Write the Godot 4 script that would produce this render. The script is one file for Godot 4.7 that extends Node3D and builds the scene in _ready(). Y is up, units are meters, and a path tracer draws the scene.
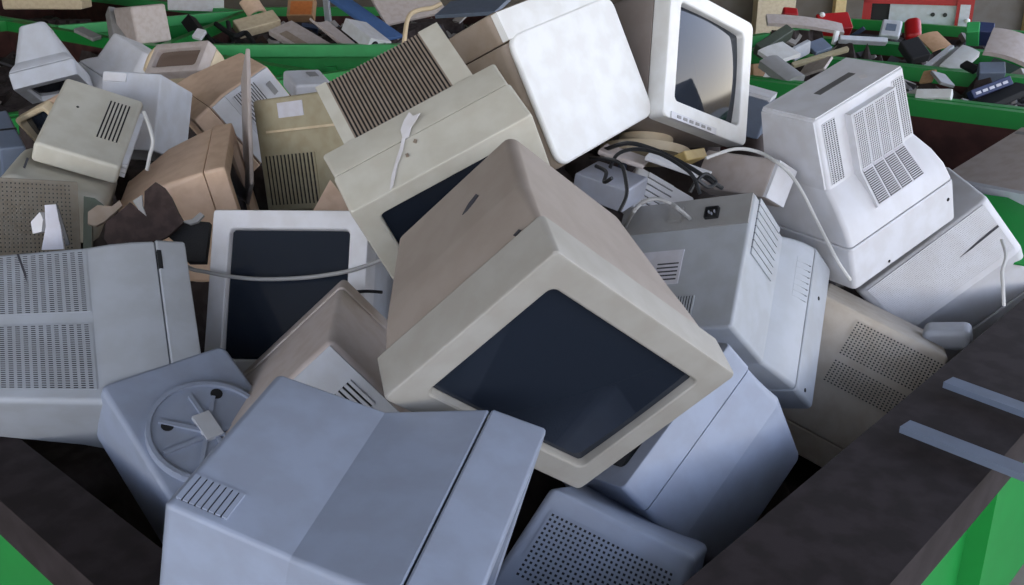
extends Node3D

var M := {}
var used := {}
var solids: Array[PackedVector3Array] = []   # outlines of the things piled up, for the debris that fills the bins below them
var shape_of := {}
var rng := RandomNumberGenerator.new()


func _ready() -> void:
	rng.seed = 11
	# camera, sky, exposure
	var cam := Camera3D.new()
	cam.name = "camera"
	cam.fov = 32.6
	cam.position = Vector3(0, 2.2, 0)
	cam.rotation_degrees = Vector3(-21, 0, 0)
	add_child(cam)
	cam.current = true
	var sky_mat := ProceduralSkyMaterial.new()
	sky_mat.sky_top_color = Color(0.60, 0.68, 0.83)
	sky_mat.sky_horizon_color = Color(1.0, 0.965, 0.90)
	sky_mat.sky_curve = 0.14
	sky_mat.ground_bottom_color = Color(0.30, 0.27, 0.23)
	sky_mat.ground_horizon_color = Color(0.50, 0.47, 0.42)
	sky_mat.energy_multiplier = 6.0
	var sky := Sky.new()
	sky.sky_material = sky_mat
	var env := Environment.new()
	env.background_mode = Environment.BG_SKY
	env.sky = sky
	env.tonemap_mode = Environment.TONE_MAPPER_LINEAR
	env.tonemap_exposure = 0.97
	env.sdfgi_enabled = true
	env.ssao_enabled = true
	env.ssil_enabled = true
	var we := WorldEnvironment.new()
	we.name = "world_environment"
	we.environment = env
	add_child(we)
	make_materials()
	build_shed()
	build_bins()
	build_pile()
	build_left_stack()
	build_back_heaps()
	build_cables()
	fill_bins()


# ---------------------------------------------------------------- shapes
class Soup:
	var p := PackedVector3Array()
	func tri(a: Vector3, b: Vector3, c: Vector3) -> void:   # a, b, c anticlockwise seen from outside
		if (b - a).cross(c - a).length_squared() > 1e-14:
			p.append(a); p.append(c); p.append(b)
	func quad(a: Vector3, b: Vector3, c: Vector3, d: Vector3) -> void:
		tri(a, b, c)
		tri(a, c, d)
	func box_at(t: Transform3D, s: Vector3) -> void:
		var h := s * 0.5
		var v := []
		for k in 8:
			v.append(t * Vector3(h.x if k & 1 else -h.x, h.y if k & 2 else -h.y, h.z if k & 4 else -h.z))
		quad(v[4], v[5], v[7], v[6]); quad(v[1], v[0], v[2], v[3])
		quad(v[5], v[1], v[3], v[7]); quad(v[0], v[4], v[6], v[2])
		quad(v[6], v[7], v[3], v[2]); quad(v[0], v[1], v[5], v[4])
	func bar(a: Vector3, b: Vector3, side: Vector3, up: Vector3) -> void:   # a bar from a to b, half width side, standing up from the surface
		var q := [a - side, a + side, b + side, b - side]
		for k in 4:
			var n: Vector3 = q[(k + 1) % 4]
			var m: Vector3 = q[k]
			quad(m, n, n + up, m + up)
		quad(q[0] + up, q[1] + up, q[2] + up, q[3] + up)
	func mesh(cos_limit := 0.88) -> ArrayMesh:
		var n := p.size() / 3
		var fn := PackedVector3Array()
		var at := {}
		for k in n:
			var f := (p[k * 3 + 2] - p[k * 3]).cross(p[k * 3 + 1] - p[k * 3])
			fn.append(f)
			for j in 3:
				var key := Vector3i((p[k * 3 + j] * 20000.0).round())
				if not at.has(key):
					at[key] = PackedInt32Array()
				at[key].append(k)
		var nn := PackedVector3Array()
		for k in n:
			var u := fn[k].normalized()
			for j in 3:
				var s := Vector3.ZERO
				for o in at[Vector3i((p[k * 3 + j] * 20000.0).round())]:
					if fn[o].normalized().dot(u) > cos_limit:
						s += fn[o]
				nn.append(s.normalized() if s.length_squared() > 0.0 else u)
		var arr := []
		arr.resize(Mesh.ARRAY_MAX)
		arr[Mesh.ARRAY_VERTEX] = p
		arr[Mesh.ARRAY_NORMAL] = nn
		var m := ArrayMesh.new()
		m.add_surface_from_arrays(Mesh.PRIMITIVE_TRIANGLES, arr)
		return m


func ring(w: float, h: float, r: float, z: float, cx := 0.0, cy := 0.0, n := 5) -> PackedVector3Array:
	var out := PackedVector3Array()
	r = maxf(minf(r, minf(w, h) * 0.49), 0.0005)
	var corners := [[1, 1, 0.0], [-1, 1, 0.5], [-1, -1, 1.0], [1, -1, 1.5]]
	for c in corners:
		for k in n + 1:
			var a: float = (c[2] + 0.5 * k / n) * PI
			out.append(Vector3(cx + c[0] * (w * 0.5 - r) + cos(a) * r, cy + c[1] * (h * 0.5 - r) + sin(a) * r, z))
	return out


func loft(s: Soup, rings: Array, cap_front := false, cap_rear := false) -> void:
	for k in rings.size() - 1:
		var a: PackedVector3Array = rings[k]
		var b: PackedVector3Array = rings[k + 1]
		for i in a.size():
			var j := (i + 1) % a.size()
			s.quad(a[i], b[i], b[j], a[j])
	for e in 2:
		if (cap_front if e == 0 else cap_rear):
			var a: PackedVector3Array = rings[0] if e == 0 else rings[-1]
			var c := Vector3.ZERO
			for v in a:
				c += v / a.size()
			for i in a.size():
				var j := (i + 1) % a.size()
				if e == 0:
					s.tri(c, a[i], a[j])
				else:
					s.tri(c, a[j], a[i])


func rounded_box(s: Soup, w: float, h: float, d: float, r: float, edge := -1.0) -> void:
	var e := minf(r if edge < 0.0 else edge, minf(minf(w, h), d) * 0.45)
	var rings := []
	for k in 5:
		var a := k / 4.0 * PI * 0.5
		rings.append(ring(w - 2 * e * (1 - sin(a)), h - 2 * e * (1 - sin(a)), maxf(r - e * (1 - sin(a)), 0.001), d * 0.5 - e * (1 - cos(a)), 0, 0, 4))
	for k in 5:
		var a := (4 - k) / 4.0 * PI * 0.5
		rings.append(ring(w - 2 * e * (1 - sin(a)), h - 2 * e * (1 - sin(a)), maxf(r - e * (1 - sin(a)), 0.001), -d * 0.5 + e * (1 - cos(a)), 0, 0, 4))
	loft(s, rings, true, true)


func tube(s: Soup, pts: Array, r: float, sides := 8, per := 6) -> void:
	var c := Curve3D.new()
	c.bake_interval = 0.01
	for k in pts.size():
		var t: Vector3 = (pts[mini(k + 1, pts.size() - 1)] - pts[maxi(k - 1, 0)]) / 6.0
		c.add_point(pts[k], -t, t)
	var n := (pts.size() - 1) * per
	var prev := PackedVector3Array()
	var up := Vector3.UP
	var last := Vector3.ZERO
	for k in n + 1:
		var f := float(k) / per
		var i := mini(int(f), pts.size() - 2)
		var o := c.sample(i, f - i)
		var q := c.sample(i, minf(f - i + 0.02, 1.0)) - c.sample(i, maxf(f - i - 0.02, 0.0))
		q = q.normalized()
		if k == 0:
			up = Vector3.UP if absf(q.y) < 0.9 else Vector3.RIGHT
		var x := up.cross(q).normalized()
		up = q.cross(x).normalized()
		var rg := PackedVector3Array()
		for j in sides:
			var a := TAU * j / sides
			rg.append(o + (x * cos(a) + up * sin(a)) * r)
		if k > 0:
			for j in sides:
				var m := (j + 1) % sides
				s.quad(prev[j], prev[m], rg[m], rg[j])
		else:
			for j in sides:
				s.tri(o, rg[(j + 1) % sides], rg[j])
		prev = rg
		last = o
	for j in sides:
		s.tri(last, prev[j], prev[(j + 1) % sides])


func disc(s: Soup, c: Vector3, n: Vector3, r: float, h: float, sides := 20) -> void:
	var x := n.cross(Vector3.UP if absf(n.y) < 0.9 else Vector3.RIGHT).normalized()
	var y := n.cross(x)
	for k in sides:
		var a := TAU * k / sides
		var b := TAU * (k + 1) / sides
		var p := c + (x * cos(a) + y * sin(a)) * r
		var q := c + (x * cos(b) + y * sin(b)) * r
		s.quad(p, q, q + n * h, p + n * h)
		s.tri(c + n * h, p + n * h, q + n * h)
		s.tri(c, q, p)


# ---------------------------------------------------------------- naming
func numbered(called: String) -> String:
	var k: int = used.get(called, 0)
	used[called] = k + 1
	return called if k == 0 else "%s_%03d" % [called, k]


func part(parent: Node3D, called: String, s, m: Material, label := "", kind := "") -> MeshInstance3D:
	var o := MeshInstance3D.new()
	o.name = called
	o.mesh = s.mesh() if s is Soup else s
	o.material_override = m
	if label: o.set_meta("label", label)
	if kind: o.set_meta("kind", kind)
	parent.add_child(o, true)
	return o


func tag(o: Node3D, label: String, category: String, group := "", kind := "") -> void:
	o.set_meta("label", label)
	o.set_meta("category", category)
	if group: o.set_meta("group", group)
	if kind: o.set_meta("kind", kind)


func thing(called: String, label: String, category: String, group: String, pos: Vector3, q := Quaternion.IDENTITY) -> Node3D:
	var o := Node3D.new()
	o.name = numbered(called)
	add_child(o)
	o.position = pos
	o.quaternion = q.normalized()
	tag(o, label, category, group)
	return o


func single(called: String, label: String, category: String, group: String, s, m: Material, pos := Vector3.ZERO, q := Quaternion.IDENTITY) -> MeshInstance3D:
	var o := part(self, numbered(called), s, m)
	o.position = pos
	o.quaternion = q.normalized()
	tag(o, label, category, group)
	return o


func struct(called: String, s, m: Material) -> MeshInstance3D:
	var o := part(self, called, s, m)
	o.set_meta("kind", "structure")
	return o


func remember(t: Transform3D, rings: Array) -> void:   # a closed outline for the debris to settle under
	var out := PackedVector3Array()
	for k in rings.size() - 1:
		var a: PackedVector3Array = rings[k]
		var b: PackedVector3Array = rings[k + 1]
		for i in a.size():
			var j := (i + 1) % a.size()
			for v in [a[i], b[i], b[j], a[i], b[j], a[j]]:
				out.append(t * v)
	for a in [rings[0], rings[-1]]:
		for i in range(1, a.size() - 1):
			for v in [a[0], a[i], a[i + 1]]:
				out.append(t * v)
	solids.append(out)


func rect(w: float, h: float, z: float, cy := 0.0) -> PackedVector3Array:
	return PackedVector3Array([Vector3(-w / 2, cy - h / 2, z), Vector3(w / 2, cy - h / 2, z), Vector3(w / 2, cy + h / 2, z), Vector3(-w / 2, cy + h / 2, z)])


# ---------------------------------------------------------------- materials
func noise_tex(freq: float, oct: int, lo: Color, hi: Color, sd: int, kind := FastNoiseLite.TYPE_SIMPLEX_SMOOTH, at := [0.3, 0.7]) -> NoiseTexture2D:
	var n := FastNoiseLite.new()
	n.noise_type = kind
	n.seed = sd
	n.frequency = freq
	n.fractal_octaves = oct
	var g := Gradient.new()
	g.offsets = PackedFloat32Array(at)
	g.colors = PackedColorArray([lo, hi])
	var t := NoiseTexture2D.new()
	t.width = 512
	t.height = 512
	t.seamless = true
	t.noise = n
	t.color_ramp = g
	return t


func mat(col: Color, rough := 0.55, tex: Texture2D = null, scale := 2.0, metal := 0.0) -> StandardMaterial3D:
	var m := StandardMaterial3D.new()
	m.albedo_color = col
	m.roughness = rough
	m.metallic = metal
	if tex:
		m.albedo_texture = tex
		m.uv1_triplanar = true
		m.uv1_scale = Vector3.ONE * scale
	return m


func rgb(r: int, g: int, b: int) -> Color:
	return Color(r / 255.0, g / 255.0, b / 255.0)


func make_materials() -> void:
	var grime := noise_tex(0.012, 5, Color(0.965, 0.96, 0.95), Color(1, 1, 1), 3)
	var dirt := noise_tex(0.02, 6, Color(0.955, 0.94, 0.92), Color(1, 1, 1), 8, FastNoiseLite.TYPE_SIMPLEX_SMOOTH, [0.2, 0.65])
	var rust := noise_tex(0.016, 6, Color(0.74, 0.66, 0.62), Color(1, 0.97, 0.95), 21)
	var fine := noise_tex(0.09, 4, Color(0.88, 0.88, 0.88), Color(1, 1, 1), 5)
	M.grime_tex = grime
	var cols := {
		cream = rgb(206, 203, 190), warm = rgb(198, 188, 174), grey = rgb(188, 188, 182), white = rgb(232, 233, 232), cool = rgb(196, 200, 208),
		blue_grey = rgb(150, 160, 180), rose_grey = rgb(152, 143, 139), beige_grey = rgb(164, 153, 144), stone = rgb(164, 161, 154), ash = rgb(172, 177, 184), tan = rgb(226, 196, 170), olive = rgb(166, 158, 132), dark_grey = rgb(104, 104, 104), mid_grey = rgb(150, 150, 150),  # blue fade over the lowest monitors is put into the blue_grey plastic
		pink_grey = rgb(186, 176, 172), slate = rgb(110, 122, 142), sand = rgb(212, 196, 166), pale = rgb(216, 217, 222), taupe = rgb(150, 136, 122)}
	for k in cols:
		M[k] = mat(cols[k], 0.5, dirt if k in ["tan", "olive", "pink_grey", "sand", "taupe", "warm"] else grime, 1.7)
	M.white.roughness = 0.38
	M.label = mat(rgb(206, 206, 216), 0.5, grime, 3.0)
	M.ink = mat(rgb(60, 60, 66), 0.7)
	M.hole = mat(rgb(26, 27, 30), 0.9)  # also paints the shaded inside of the vents on a solid backing
	M.black = mat(rgb(28, 29, 32), 0.45)
	M.black_rough = mat(rgb(38, 38, 40), 0.8, fine, 4.0)
	M.cord_grey = mat(rgb(150, 150, 150), 0.5)
	M.cord_white = mat(rgb(200, 200, 198), 0.5)
	M.cord_cream = mat(rgb(226, 204, 168), 0.5)
	M.steel = mat(rgb(198, 204, 220), 0.3, grime, 2.0, 0.35)
	M.steel_grid = mat(rgb(150, 142, 128), 0.6, dirt, 3.0, 0.3)
	M.bulk = mat(rgb(92, 44, 40), 0.8, rust, 1.2)
	M.brown_rust = mat(rgb(74, 42, 38), 0.8, rust, 0.8)
	M.brown_rim = mat(rgb(46, 38, 41), 0.95, rust, 1.4)
	M.green = mat(rgb(28, 142, 62), 0.45, grime, 0.8)
	M.green_light = mat(rgb(58, 164, 92), 0.45, grime, 1.0)
	M.torn = mat(rgb(58, 44, 42), 0.75, rust, 3.0)
	M.red = mat(rgb(172, 22, 26), 0.45, grime, 1.5)
	M.orange = mat(rgb(198, 118, 62), 0.6, dirt, 2.0)
	M.card = mat(rgb(178, 142, 108), 0.85, dirt, 2.0)
	M.blue = mat(rgb(74, 108, 160), 0.45, grime, 2.0)
	M.navy = mat(rgb(44, 54, 92), 0.5, grime, 2.0)
	M.moss = mat(rgb(72, 80, 70), 0.6, dirt, 2.0)
	M.splash = mat(rgb(224, 222, 224), 0.7, grime, 3.0)
	M.gold = mat(rgb(168, 146, 92), 0.6, dirt, 2.0)
	M.concrete = mat(rgb(160, 150, 134), 0.9, dirt, 0.5)
	M.wall = mat(rgb(98, 92, 84), 0.9, dirt, 0.4)
	M.post = mat(rgb(206, 180, 128), 0.7, dirt, 1.0)
	M.roof = mat(rgb(176, 172, 164), 0.8, dirt, 0.4)
	M.screen = mat(rgb(34, 40, 50), 0.07)
	M.screen.metallic_specular = 0.5
	M.glass_sky = mat(rgb(34, 40, 50), 0.05)
	M.glass_sky.metallic_specular = 0.5
	M.screen_brown = mat(rgb(112, 96, 86), 0.22)
	M.scrap = mat(Color.WHITE, 0.7, fine, 3.0)
	M.scrap.vertex_color_use_as_albedo = true
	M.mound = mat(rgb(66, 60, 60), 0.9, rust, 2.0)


# ---------------------------------------------------------------- a tube monitor and its fittings
func sections(p: Dictionary) -> Array:   # the frustum outline: front, back of bezel, end of flare, start of rear box, rear
	var oy: float = p.get("oy", 0.0)
	return [[p.W, p.H, 0.0, 0.0], [p.W, p.H, -p.b, 0.0], [p.w, p.h, -p.m, oy], [p.w2, p.h2, -p.m, oy], [p.w2, p.h2, -p.D, oy]]


func crt(called: String, label: String, group: String, pos: Vector3, q: Quaternion, fit: Dictionary, over := {}) -> Node3D:
	var p := fit.duplicate()
	p.merge(over, true)
	var o := thing(called, label, "monitor", group, pos, q)
	shape_of[o] = p
	var shell_m: Material = M[p.get("mat", "grey")]
	var bezel_m: Material = M[p.get("bezel", p.get("mat", "grey"))]
	var s: float = p.s
	var c: float = p.get("c", 0.0)
	var rf: float = p.get("rf", 0.012)
	var bev: float = p.get("bev", 0.005)
	# bezel
	var sp := Soup.new()
	var ow: float = p.W - 2 * s
	var oh: float = p.H - 2 * s
	var dip: float = p.get("dip", 0.012)
	loft(sp, [ring(ow - 0.006, oh - 0.006, 0.012, -dip - 0.02, 0, c / 2), ring(ow - 0.005, oh - 0.005, 0.012, -dip, 0, c / 2), ring(ow, oh, 0.014, -0.002, 0, c / 2), ring(ow + 0.006, oh + 0.006, 0.016, 0, 0, c / 2),
		ring(p.W - 2 * bev, p.H - 2 * bev, rf, 0), ring(p.W - 0.6 * bev, p.H - 0.6 * bev, rf, -bev * 0.3), ring(p.W, p.H, rf, -bev), ring(p.W, p.H, rf, -p.b * 0.5), ring(p.W, p.H, rf, -p.b + 0.003), ring(p.W - 0.004, p.H - 0.004, rf, -p.b), ring(p.W - 0.05, p.H - 0.05, rf, -p.b)])
	part(o, "bezel", sp, bezel_m)
	# curved glass
	var g := Soup.new()
	var n := 12
	var bulge: float = p.get("bulge", 0.012)
	var grid := []
	for i in n + 1:
		for j in n + 1:
			var x := i * 2.0 / n - 1.0
			var y := j * 2.0 / n - 1.0
			grid.append(Vector3(x * (ow / 2 - 0.004), y * (oh / 2 - 0.004) + c / 2, -dip - 0.004 - bulge * 0.5 * (x * x + y * y) + bulge * 0.5))
	for i in n:
		for j in n:
			g.quad(grid[i * (n + 1) + j], grid[(i + 1) * (n + 1) + j], grid[(i + 1) * (n + 1) + j + 1], grid[i * (n + 1) + j + 1])
	part(o, "screen", g, M[p.get("screen", "screen")])
	# housing
	var h := Soup.new()
	var gap: float = p.get("gap", 0.005)
	var z0: float = -p.b - 0.003
	var rr: float = p.get("rr", 0.02)
	var oy: float = p.get("oy", 0.0)
	var rg := [ring(p.W - 0.05, p.H - 0.05, rf, z0), ring(p.W - gap - 0.002, p.H - gap - 0.002, rf, z0), ring(p.W - gap, p.H - gap, rf, z0 - 0.003)]
	var belly: float = p.get("belly", 0.35)   # how far the flare keeps the width of the bezel
	for k in [0.34, 0.67]:
		var e: float = lerpf(k, k * k, belly)
		rg.append(ring(lerpf(p.W - gap, p.w, e), lerpf(p.H - gap, p.h, e), lerpf(rf, rr, k), lerpf(z0 - 0.004, -p.m + 0.004, k), 0, oy * e))
	rg.append(ring(p.w, p.h, rr, -p.m + 0.004, 0, oy))
	rg.append(ring(p.w - 0.0004, p.h - 0.0004, rr, -p.m + 0.0034, 0, oy))   # a crisp edge where the flare ends
	if p.get("step", false):
		rg.append(ring(p.w - 0.006, p.h - 0.006, rr, -p.m, 0, oy))
		rg.append(ring(p.w2, p.h2, rr, -p.m - 0.001, 0, oy))
	var e2: float = p.get("edge", 0.014)
	for k in 5:
		var a := (4 - k) / 4.0 * PI * 0.5
		rg.append(ring(p.w2 - 2 * e2 * (1 - sin(a)), p.h2 - 2 * e2 * (1 - sin(a)), maxf(rr - e2 * (1 - sin(a)), 0.002), -p.D + e2 * (1 - cos(a)), 0, oy))
	loft(h, rg, false, true)
	part(o, "housing", h, shell_m)
	var out := []
	for e in sections(p):
		out.append(rect(e[0], e[1], e[2], e[3]))
	remember(o.transform, out)
	return o


func face(o: Node3D, side: String, seg: String) -> Array:   # the four corners of a face; u runs along the first edge, v along the second
	var p: Dictionary = shape_of[o]
	if p.has("box"):
		var b := Vector3(p.W, p.H, p.D) * 0.5
		var k := {"y+": [Vector3(-b.x, b.y, b.z), Vector3(b.x, b.y, b.z), Vector3(b.x, b.y, -b.z), Vector3(-b.x, b.y, -b.z)],
			"z+": [Vector3(-b.x, -b.y, b.z), Vector3(b.x, -b.y, b.z), Vector3(b.x, b.y, b.z), Vector3(-b.x, b.y, b.z)],
			"x+": [Vector3(b.x, -b.y, b.z), Vector3(b.x, -b.y, -b.z), Vector3(b.x, b.y, -b.z), Vector3(b.x, b.y, b.z)]}
		return k[side]
	var e := sections(p)
	if side == "front":
		return [Vector3(-p.W / 2, -p.H / 2, 0), Vector3(p.W / 2, -p.H / 2, 0), Vector3(p.W / 2, p.H / 2, 0), Vector3(-p.W / 2, p.H / 2, 0)]
	var a: Array = e[{"B": 0, "BM": 1, "MR": 2, "NR": 3}.get(seg, 4)]
	var b2: Array = e[{"B": 1, "BM": 2, "MR": 4, "NR": 4}.get(seg, 4)]
	if side == "rear":
		var z: float = a[2]
		return [Vector3(-a[0] / 2, a[3] - a[1] / 2, z), Vector3(a[0] / 2, a[3] - a[1] / 2, z), Vector3(a[0] / 2, a[3] + a[1] / 2, z), Vector3(-a[0] / 2, a[3] + a[1] / 2, z)]
	var sg := 1.0 if side.ends_with("+") else -1.0
	var r := []
	for k in [[a, -1.0], [a, 1.0], [b2, 1.0], [b2, -1.0]]:
		var d: Array = k[0]
		var t: float = k[1]
		r.append(Vector3(t * d[0] / 2, d[3] + sg * d[1] / 2, d[2]) if side[0] == "y" else Vector3(sg * d[0] / 2, d[3] + t * d[1] / 2, d[2]))
	return r


func on(f: Array, u: float, v: float) -> Vector3:
	return (f[0] as Vector3).lerp(f[1], u).lerp((f[3] as Vector3).lerp(f[2], u), v)


func out_of(o: Node3D, f: Array) -> Vector3:
	var n: Vector3 = ((f[1] - f[0]) as Vector3).cross(f[3] - f[0]).normalized()
	var c := Vector3(0, 0, 0) if shape_of[o].has("box") else Vector3(0, 0, -shape_of[o].D * 0.5)
	return n if n.dot(on(f, 0.5, 0.5) - c) > 0.0 else -n


func slab(s: Soup, f: Array, n: Vector3, u0: float, u1: float, v0: float, v1: float, low: float, high: float) -> void:
	var q := [on(f, u0, v0), on(f, u1, v0), on(f, u1, v1), on(f, u0, v1)]
	if (q[1] - q[0]).cross(q[3] - q[0]).dot(n) < 0.0:
		q.reverse()
	for k in 4:
		s.quad(q[k] + n * low, q[(k + 1) % 4] + n * low, q[(k + 1) % 4] + n * high, q[k] + n * high)
	s.quad(q[0] + n * high, q[1] + n * high, q[2] + n * high, q[3] + n * high)


func plate(o: Node3D, called: String, side: String, seg: String, u0: float, u1: float, v0: float, v1: float, m: String, high := 0.002, label := "", low := -0.01) -> MeshInstance3D:
	var f := face(o, side, seg)
	var s := Soup.new()
	slab(s, f, out_of(o, f), u0, u1, v0, v1, low, high)
	return part(o, called, s, M[m], label)


# a ventilation field: a solid backing painted dark for the shaded inside, bars over it, nu openings along u and nv along v
func grille(o: Node3D, called: String, side: String, seg: String, u0: float, u1: float, v0: float, v1: float, nu: int, nv: int, m: String, fill := 0.5, lift := 0.0, one_by_one := false) -> Node3D:
	var f := face(o, side, seg)
	var n := out_of(o, f)
	var back := Soup.new()
	slab(back, f, n, u0, u1, v0, v1, -0.01, lift + 0.0012)
	var g := part(o, called, back, M.hole)
	var s := Soup.new()
	var du := (u1 - u0) / nu
	var dv := (v1 - v0) / nv
	if nu > 1 or nv == 1:
		for k in nu + 1:
			var u := u0 + k * du
			var t := Soup.new() if one_by_one else s
			slab(t, f, n, u - du * fill * 0.5, u + du * fill * 0.5, v0, v1, lift, lift + (0.0035 if nu == 1 or nv == 1 else 0.0021))
			if one_by_one:
				part(g, "slat", t, M[m])
	if nv > 1 or nu == 1:
		for k in nv + 1:
			var v := v0 + k * dv
			var t := Soup.new() if one_by_one else s
			slab(t, f, n, u0, u1, v - dv * fill * 0.5, v + dv * fill * 0.5, lift, lift + (0.0035 if nu == 1 or nv == 1 else 0.0021))
			if one_by_one:
				part(g, "slat", t, M[m])
	if not one_by_one:
		part(g, "grille_bars", s, M[m], "", "stuff" if nu * nv > 300 else "")
	return g


func power_socket(o: Node3D, side: String, seg: String, u: float, v: float, w := 0.03, h := 0.024) -> void:
	var f := face(o, side, seg)
	var n := out_of(o, f)
	var c := on(f, u, v)
	var x: Vector3 = ((f[1] - f[0]) as Vector3).normalized()
	var y := n.cross(x).normalized()
	var s := Soup.new()
	var rr := []
	for e in [[0.86, 0.005], [0.9, 0.012], [1.0, 0.012], [1.04, 0.0]]:
		var q := PackedVector3Array()
		for v2 in ring(w * e[0], h * e[0], 0.003, e[1], 0, 0, 2):
			q.append(c + x * v2.x + y * v2.y + n * v2.z)
		rr.append(q)
	loft(s, rr, true)
	var k := part(o, "power_socket", s, M.black)
	var pins := Soup.new()
	for d in [-0.007, 0.0, 0.007]:
		pins.box_at(Transform3D(Basis(x, y, n), c + x * d + n * 0.008 + y * (0.003 if d == 0.0 else -0.002)), Vector3(0.002, 0.005, 0.008))
	part(k, "pin", pins, M.steel)


func screws(o: Node3D, side: String, seg: String, at: Array) -> void:
	var f := face(o, side, seg)
	var n := out_of(o, f)
	for k in at:
		var s := Soup.new()
		disc(s, on(f, k[0], k[1]) - n * 0.003, n, k[2] if k.size() > 2 else 0.006, 0.0042, 12)
		part(o, "screw_hole", s, M.hole)


func case_box(called: String, label: String, category: String, group: String, pos: Vector3, q: Quaternion, p: Dictionary, m: String, r := 0.01, edge := 0.006) -> Node3D:
	var o := thing(called, label, category, group, pos, q)
	p.H = absf(p.H)
	p.box = true
	shape_of[o] = p
	var s := Soup.new()
	rounded_box(s, p.W, p.H, p.D, r, edge)
	part(o, "case", s, M[m])
	remember(o.transform, [rect(p.W, p.H, p.D / 2), rect(p.W, p.H, -p.D / 2)])
	return o


func flat_piece(called: String, label: String, category: String, group: String, pos: Vector3, q: Quaternion, p: Dictionary, m: String, bend := 0.0, r := 0.01) -> MeshInstance3D:   # a board or sheet, curved along its width when bend is set
	p.H = absf(p.H)
	var s := Soup.new()
	var n := 10 if bend != 0.0 else 1
	var e := minf(p.H * 0.3, 0.004)
	for k in n:
		var x0: float = (float(k) / n - 0.5)
		var x1: float = (float(k + 1) / n - 0.5)
		var y0 := -bend * (x0 * x0 * 4.0)
		var y1 := -bend * (x1 * x1 * 4.0)
		var t := []
		for c in [[x0, y0], [x1, y1]]:
			for d in [[-1, 1], [1, 1], [1, -1], [-1, -1]]:
				t.append(Vector3(c[0] * p.W, c[1] + d[1] * p.H / 2, d[0] * p.D / 2))
		s.quad(t[0], t[1], t[5], t[4]); s.quad(t[2], t[3], t[7], t[6])
		s.quad(t[1], t[2], t[6], t[5]); s.quad(t[3], t[0], t[4], t[7])
		if k == 0: s.quad(t[3], t[2], t[1], t[0])
		if k == n - 1: s.quad(t[4], t[5], t[6], t[7])
	if bend == 0.0:
		s = Soup.new()
		rounded_box(s, p.W, p.D, p.H, minf(r, minf(p.W, p.D) * 0.3), e)
		for k in s.p.size():
			s.p[k] = Vector3(s.p[k].x, s.p[k].z, -s.p[k].y)
	var o := single(called, label, category, group, s, M[m], pos, q)
	remember(o.transform, [rect(p.W, p.H, p.D / 2), rect(p.W, p.H, -p.D / 2)])
	return o


func cut_sheet(s: Soup, pts: Array, thick: float) -> void:   # an outline in x, y with a thickness behind it
	var q := PackedVector2Array(pts)
	if Geometry2D.is_polygon_clockwise(q):
		q.reverse()
	var ix := Geometry2D.triangulate_polygon(q)
	for k in ix.size() / 3:
		var v := [q[ix[k * 3]], q[ix[k * 3 + 1]], q[ix[k * 3 + 2]]]
		if (v[1] - v[0]).cross(v[2] - v[0]) < 0.0:
			v.reverse()
		s.tri(Vector3(v[0].x, v[0].y, 0), Vector3(v[1].x, v[1].y, 0), Vector3(v[2].x, v[2].y, 0))
		s.tri(Vector3(v[2].x, v[2].y, -thick), Vector3(v[1].x, v[1].y, -thick), Vector3(v[0].x, v[0].y, -thick))
	for k in q.size():
		var a := q[k]
		var b := q[(k + 1) % q.size()]
		s.quad(Vector3(a.x, a.y, 0), Vector3(a.x, a.y, -thick), Vector3(b.x, b.y, -thick), Vector3(b.x, b.y, 0))


func shard(called: String, label: String, category: String, group: String, pos: Vector3, q: Quaternion, pts: Array, thick: float, m: String) -> MeshInstance3D:
	var s := Soup.new()
	cut_sheet(s, pts, thick)
	return single(called, label, category, group, s, M[m], pos, q)


func mark(o: Node3D, called: String, pos: Vector3, q: Quaternion, pts: Array, m: String, label := "") -> void:   # a flat patch or scratch lying on a thing
	var s := Soup.new()
	cut_sheet(s, pts, 0.002)
	var k := part(o, called, s, M[m], label)
	k.transform = o.transform.affine_inverse() * Transform3D(Basis(q.normalized()), pos)


# ---------------------------------------------------------------- the shed and the bins
func slab_box(called: String, a: Vector3, b: Vector3, m: Material) -> void:
	var s := Soup.new()
	s.box_at(Transform3D(Basis.IDENTITY, (a + b) * 0.5), (b - a).abs())
	struct(called, s, m)


func build_shed() -> void:
	slab_box("ground", Vector3(-40, -0.3, -15), Vector3(40, 0, 40), M.concrete)
	slab_box("wall_back", Vector3(-14, 0, -14.4), Vector3(9, 5.4, -14), M.wall)
	slab_box("wall_left", Vector3(-14.3, 0, -14.4), Vector3(-14, 5.4, 2.0), M.wall)
	slab_box("ceiling", Vector3(-14.3, 5.4, -14.4), Vector3(7.5, 5.7, 6.5), M.roof)
	var k := 1
	for x in [-9.2, -6.6, -4.0, -1.4, 1.6, 4.4, 7.0]:
		slab_box("trim_%d" % k, Vector3(x - 0.07, 0, -14.0), Vector3(x + 0.07, 5.4, -13.86), M.post)
		k += 1
	slab_box("trim_%d" % k, Vector3(3.25, 0, -13.98), Vector3(3.75, 1.2, -13.7), M.sand)


const C0 := Vector2(-0.07, -0.91)
const BU := Vector2(0.674, -0.739)
const BV := Vector2(-0.739, -0.674)


func uv(a: float, b: float) -> Vector2:
	return C0 + BU * a + BV * b


var bin_list := []


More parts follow.
